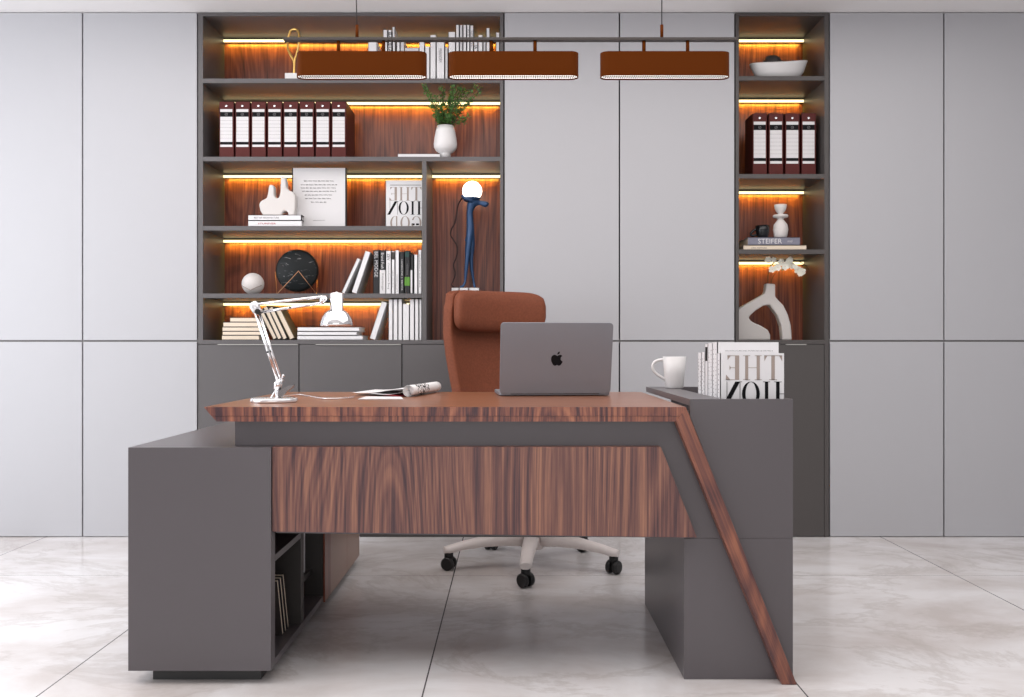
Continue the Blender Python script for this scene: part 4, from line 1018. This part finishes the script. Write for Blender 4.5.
mb = MB(); mb.tube([dl(320.8, 298), dl(323.4, 299.3), dl(325.4, 302)], [0.009, 0.014, 0.010], 14); mb.build('wrist_joint', 'lamphead', ld)
MB().cyl(dl(325, 300.6), dl(331, 301), 0.0035, 10).ball(dl(328, 300.8), 0.0068, 14).build('tilt_knob', 'black', ld)
hd = MB().lathe([(0, 34.2*kd), (1.2*kd, 34.2*kd), (1.4*kd, 33.2*kd), (5.8*kd, 33*kd), (6.6*kd, 32*kd), (6.6*kd, 16*kd), (8.2*kd, 15.6*kd), (11.5*kd, 12.8*kd), (14.4*kd, 8*kd), (15.8*kd, 3*kd), (16.3*kd, 0), (15.8*kd, 0), (13.8*kd, 7.6*kd), (10*kd, 12.6*kd), (5*kd, 15*kd), (0, 15*kd)], PX(336.6, Dd), Dd, PZ(326, Dd), 48)
hd = hd.build('lamp_shade', 'lamphead', ld)
MB().ball((PX(336.6, Dd), Dd, PZ(320, Dd)), 6*kd, 16).build('bulb', 'white', hd)
cord = [od(280, 397, .004), od(288, 395.6, .004), od(300, 394.6, .003), od(310, 396.2, .003), od(322, 398.2, .003), od(338, 398.4, .003), od(349, 397.6, .003), od(354, 396.8, .003)]
MB().tube(catmull(cord, k=6), 0.002, 8).build('cord', 'lampwhite', ld)

# rolled magazine and loose sheet
A_ = od(408.6, 397.0); B_ = od(436.6, 392.1)
ax = (B_-A_); ln = ax.length; yaw = math.atan2(-ax.x, ax.y)
rm = thing('rolled_magazine', 'rolled white magazine with black print, its loose pages trailing left on the desk', 'magazine', A_, yaw)
R0 = 0.0205
def spiral(u, v):
    a = -PI*0.5-u*2*PI*4.2; r = R0*(1-0.82*u)
    return Vector((r*math.cos(a), v*ln, R0+r*math.sin(a)))
o = MB().grid(spiral, 120, 6).build('roll', M['roll'], rm, True)
s = o.modifiers.new('t', 'SOLIDIFY'); s.thickness = 0.0007
for k, (l_, h_, dy) in enumerate(((0.225, 0.023, 0.06), (0.15, 0.012, 0.02), (0.095, 0.006, 0.0))):
    def page(u, v, l_=l_, h_=h_, dy=dy, k=k):
        x = -u*l_; return Vector((x-0.004*v, 0.02+v*0.25+dy*u, 0.0012+0.003*(2-k)+h_*(1-u)**1.2*(0.8+0.2*v)+0.0025*math.sin(u*7+k)))
    o = MB().grid(page, 24, 8).build('page', 'paper' if k < 2 else 'redpr', rm, True)
    s = o.modifiers.new('t', 'SOLIDIFY'); s.thickness = 0.0006; s.offset = 1
sh_ = MB()
c4 = [od(358, 399.4), od(403.5, 399.4), od(401, 397.2), od(366, 396.8)]
v = [sh_.bm.verts.new(p+Vector((0, 0, dz))) for dz in (0.0, 0.0016) for p in c4]
for qd in ((0, 1, 2, 3), (4, 5, 6, 7), (0, 1, 5, 4), (1, 2, 6, 5), (2, 3, 7, 6), (3, 0, 4, 7)): sh_.face([v[i] for i in qd])
tag(sh_.build('paper_sheet', 'paper'), 'flat white paper sheet on the desk in front of the rolled magazine', 'paper')

# ------------------------------------------------------------------ office chair
CC = (0.088, 3.985)
oc = thing('office_chair', 'cognac leather high-back swivel chair with headrest on a white star base', 'chair', (CC[0], CC[1], 0), math.radians(33))
rot = math.radians(33)
base = MB()
def lc(a, r, z): a2 = a-rot; return Vector((r*math.cos(a2), r*math.sin(a2), z))
MB().lathe([(0, .075), (.045, .075), (.055, .09), (.055, .135), (.045, .155), (.028, .16), (0, .16)], n=28).build('base_hub', 'chairbase', oc, True)
for k in range(5):
    a = math.radians(-95.5+72*k); mb = MB()
    rows = []
    for r_, z0, z1, w_ in ((.03, .085, .150, .034), (.12, .092, .148, .032), (.22, .090, .134, .029), (.31, .080, .116, .026), (.36, .070, .103, .025), (.382, .072, .098, .020)):
        d = lc(a, 1, 0); n_ = Vector((-d.y, d.x, 0)); ring = []
        for i in range(10):
            t = 2*PI*i/10; ca, sa = math.cos(t), math.sin(t)
            ring.append(mb.bm.verts.new(d*r_+n_*(w_*math.copysign(abs(ca)**.7, ca))+Vector((0, 0, (z0+z1)/2+(z1-z0)/2*math.copysign(abs(sa)**.7, sa)))))
        rows.append(ring)
    for Aq, Bq in zip(rows, rows[1:]):
        for i in range(10): mb.face([Aq[i], Aq[(i+1) % 10], Bq[(i+1) % 10], Bq[i]], 0, True)
    mb.face(rows[0]); mb.face(rows[-1])
    lg = mb.build('base_leg', 'chairbase', oc, True)
    mb = MB(); c_ = lc(a, .362, 0); wd = a-rot+math.radians(90+(-40+25*k)); f_ = Vector((math.cos(wd), math.sin(wd), 0)); n_ = Vector((-f_.y, f_.x, 0))
    mb.cyl(c_+Vector((0, 0, .045)), c_+Vector((0, 0, .075)), .019, 16)
    for s in (-1, 1):
        mb.tube([c_+n_*s*.006+Vector((0, 0, .0285)), c_+n_*s*.010+Vector((0, 0, .0285)), c_+n_*s*.024+Vector((0, 0, .0285)), c_+n_*s*.028+Vector((0, 0, .0285))], [.024, .0275, .0275, .022], 20)
    mb.box(-.011, .011, -.02, .02, .02, .055, mtx=Matrix.Translation(c_) @ Matrix.Rotation(wd, 4, 'Z'))
    mb.build('caster', 'black', lg, True)
MB().cyl((0, 0, .15), (0, 0, .40), .026, 20).cyl((0, 0, .15), (0, 0, .28), .034, 20).build('gas_lift', 'chrome', oc, True)
MB().box(-.11, .11, -.13, .15, .395, .43).build('mechanism', 'black', oc, True, bevel=0.01)
def cushion(x0, x1, y0, y1, z0, z1, name, bev=0.03):
    o = MB().box(x0, x1, y0, y1, z0, z1).build(name, 'chair', oc, True, bevel=bev, seg=5); smooth(o); return o
cushion(-.25, .25, -.24, .28, .43, .53, 'seat', .04)
# backrest shell: wraps forward at the sides
def bw_(z):
    tb = [(.46, .185), (.60, .205), (.75, .226), (.90, .246), (1.0, .254), (1.10, .247), (1.19, .232)]
    for (za_, wa), (zb2, wb2) in zip(tb, tb[1:]):
        if z <= zb2: return wa+(wb2-wa)*(z-za_)/(zb2-za_)
    return tb[-1][1]
def back_y(z): return .285+.10*(z-.46)/.73+.02*math.sin((z-.46)/.73*PI)
def shell(u, v):
    z = .46+.735*v; x = (u*2-1)
    xs = math.copysign(1-(1-abs(x))**1.0, x)*bw_(z)
    return Vector((xs, back_y(z)-.075*abs(x)**2.4, z-(.02*abs(x)**6 if v > .9 else 0)))
o = MB().grid(shell, 28, 28).build('backrest', 'chair', oc, True)
s = o.modifiers.new('t', 'SOLIDIFY'); s.thickness = 0.045; s.offset = 0
bv = o.modifiers.new('b', 'BEVEL'); bv.width = .012; bv.segments = 3; bv.limit_method = 'ANGLE'; bv.angle_limit = math.radians(60)
smooth(o)
for s_x in (-1, 1):   # seam piping near both edges
    pts = []
    for k in range(24):
        v_ = .02+.74*k/23; u_ = .5+s_x*.42; p = shell(u_, v_); pts.append(p+Vector((0, -.0235, 0)))
    MB().tube(pts, .0025, 6).build('piping', 'chairdark', oc, True)
# headrest pillow
def pillow(u, v):
    x = (u*2-1); a = 2*PI*v
    endr = (1-abs(x)**6)**.5 if abs(x) < 1 else 0
    hh, dd = .094, .052
    ca, sa = math.cos(a), math.sin(a)
    yy = dd*math.copysign(abs(ca)**.75, ca)*(.25+.75*endr); zz = hh*math.copysign(abs(sa)**.62, sa)*(.42+.58*endr)
    cz = 1.098; wv = .236
    return Vector((x*wv, back_y(1.1)-.062-.07*abs(x)**2.4+yy, cz+zz))
o = MB().grid(pillow, 36, 28).build('headrest', 'chair', oc, True)
bmm = bmesh.new(); bmm.from_mesh(o.data); bmesh.ops.remove_doubles(bmm, verts=bmm.verts, dist=0.0004); bmesh.ops.holes_fill(bmm, edges=[e for e in bmm.edges if e.is_boundary]); bmesh.ops.recalc_face_normals(bmm, faces=bmm.faces); bmm.to_mesh(o.data); bmm.free(); smooth(o)
MB().tube([(-.05, .20, .43), (-.05, .30, .45), (-.05, .335, .60)], .014, 10).tube([(.05, .20, .43), (.05, .30, .45), (.05, .335, .60)], .014, 10).build('back_bracket', 'black', oc, True)

# ------------------------------------------------------------------ light
def area(name, loc, target, sx, sy, power, col):
    l = bpy.data.lights.new(name, 'AREA'); l.shape = 'RECTANGLE'; l.size = sx; l.size_y = sy; l.energy = power; l.color = col
    o = bpy.data.objects.new(name, l); COL.objects.link(o); o.location = loc
    o.rotation_euler = (Vector(target)-Vector(loc)).to_track_quat('-Z', 'Y').to_euler()
    return o
area('window_light', (-4.1, 2.3, 1.5), (0.2, 4.2, 1.0), 2.6, 2.4, 92, (0.93, 0.96, 1.0))
area('ceiling_light', (0.0, 2.5, 2.56), (0.0, 2.5, 0), 5.0, 3.0, 88, (1, 0.96, 0.93))
area('room_fill', (0.0, -2.2, 1.15), (0.1, 4.0, 0.7), 4.0, 2.0, 32, (1, 0.97, 0.95))  # added unseen fill panel behind the camera, low enough to reach under the desk
w = bpy.data.worlds.new('room_ambient'); sc.world = w; w.use_nodes = True
w.node_tree.nodes['Background'].inputs['Color'].default_value = (0.86, 0.86, 0.9, 1)
w.node_tree.nodes['Background'].inputs['Strength'].default_value = 0.5

cam = bpy.data.cameras.new('camera'); co = bpy.data.objects.new('camera', cam); COL.objects.link(co)
co.location = (0, 0, H); co.rotation_euler = (PI/2, 0, 0)
cam.sensor_fit = 'HORIZONTAL'; cam.sensor_width = 36; cam.lens = 36*F/1024; cam.clip_start = 0.05
sc.camera = co
sc.view_settings.view_transform = 'Standard'
sc.view_settings.look = 'None'
sc.view_settings.exposure = 0.0
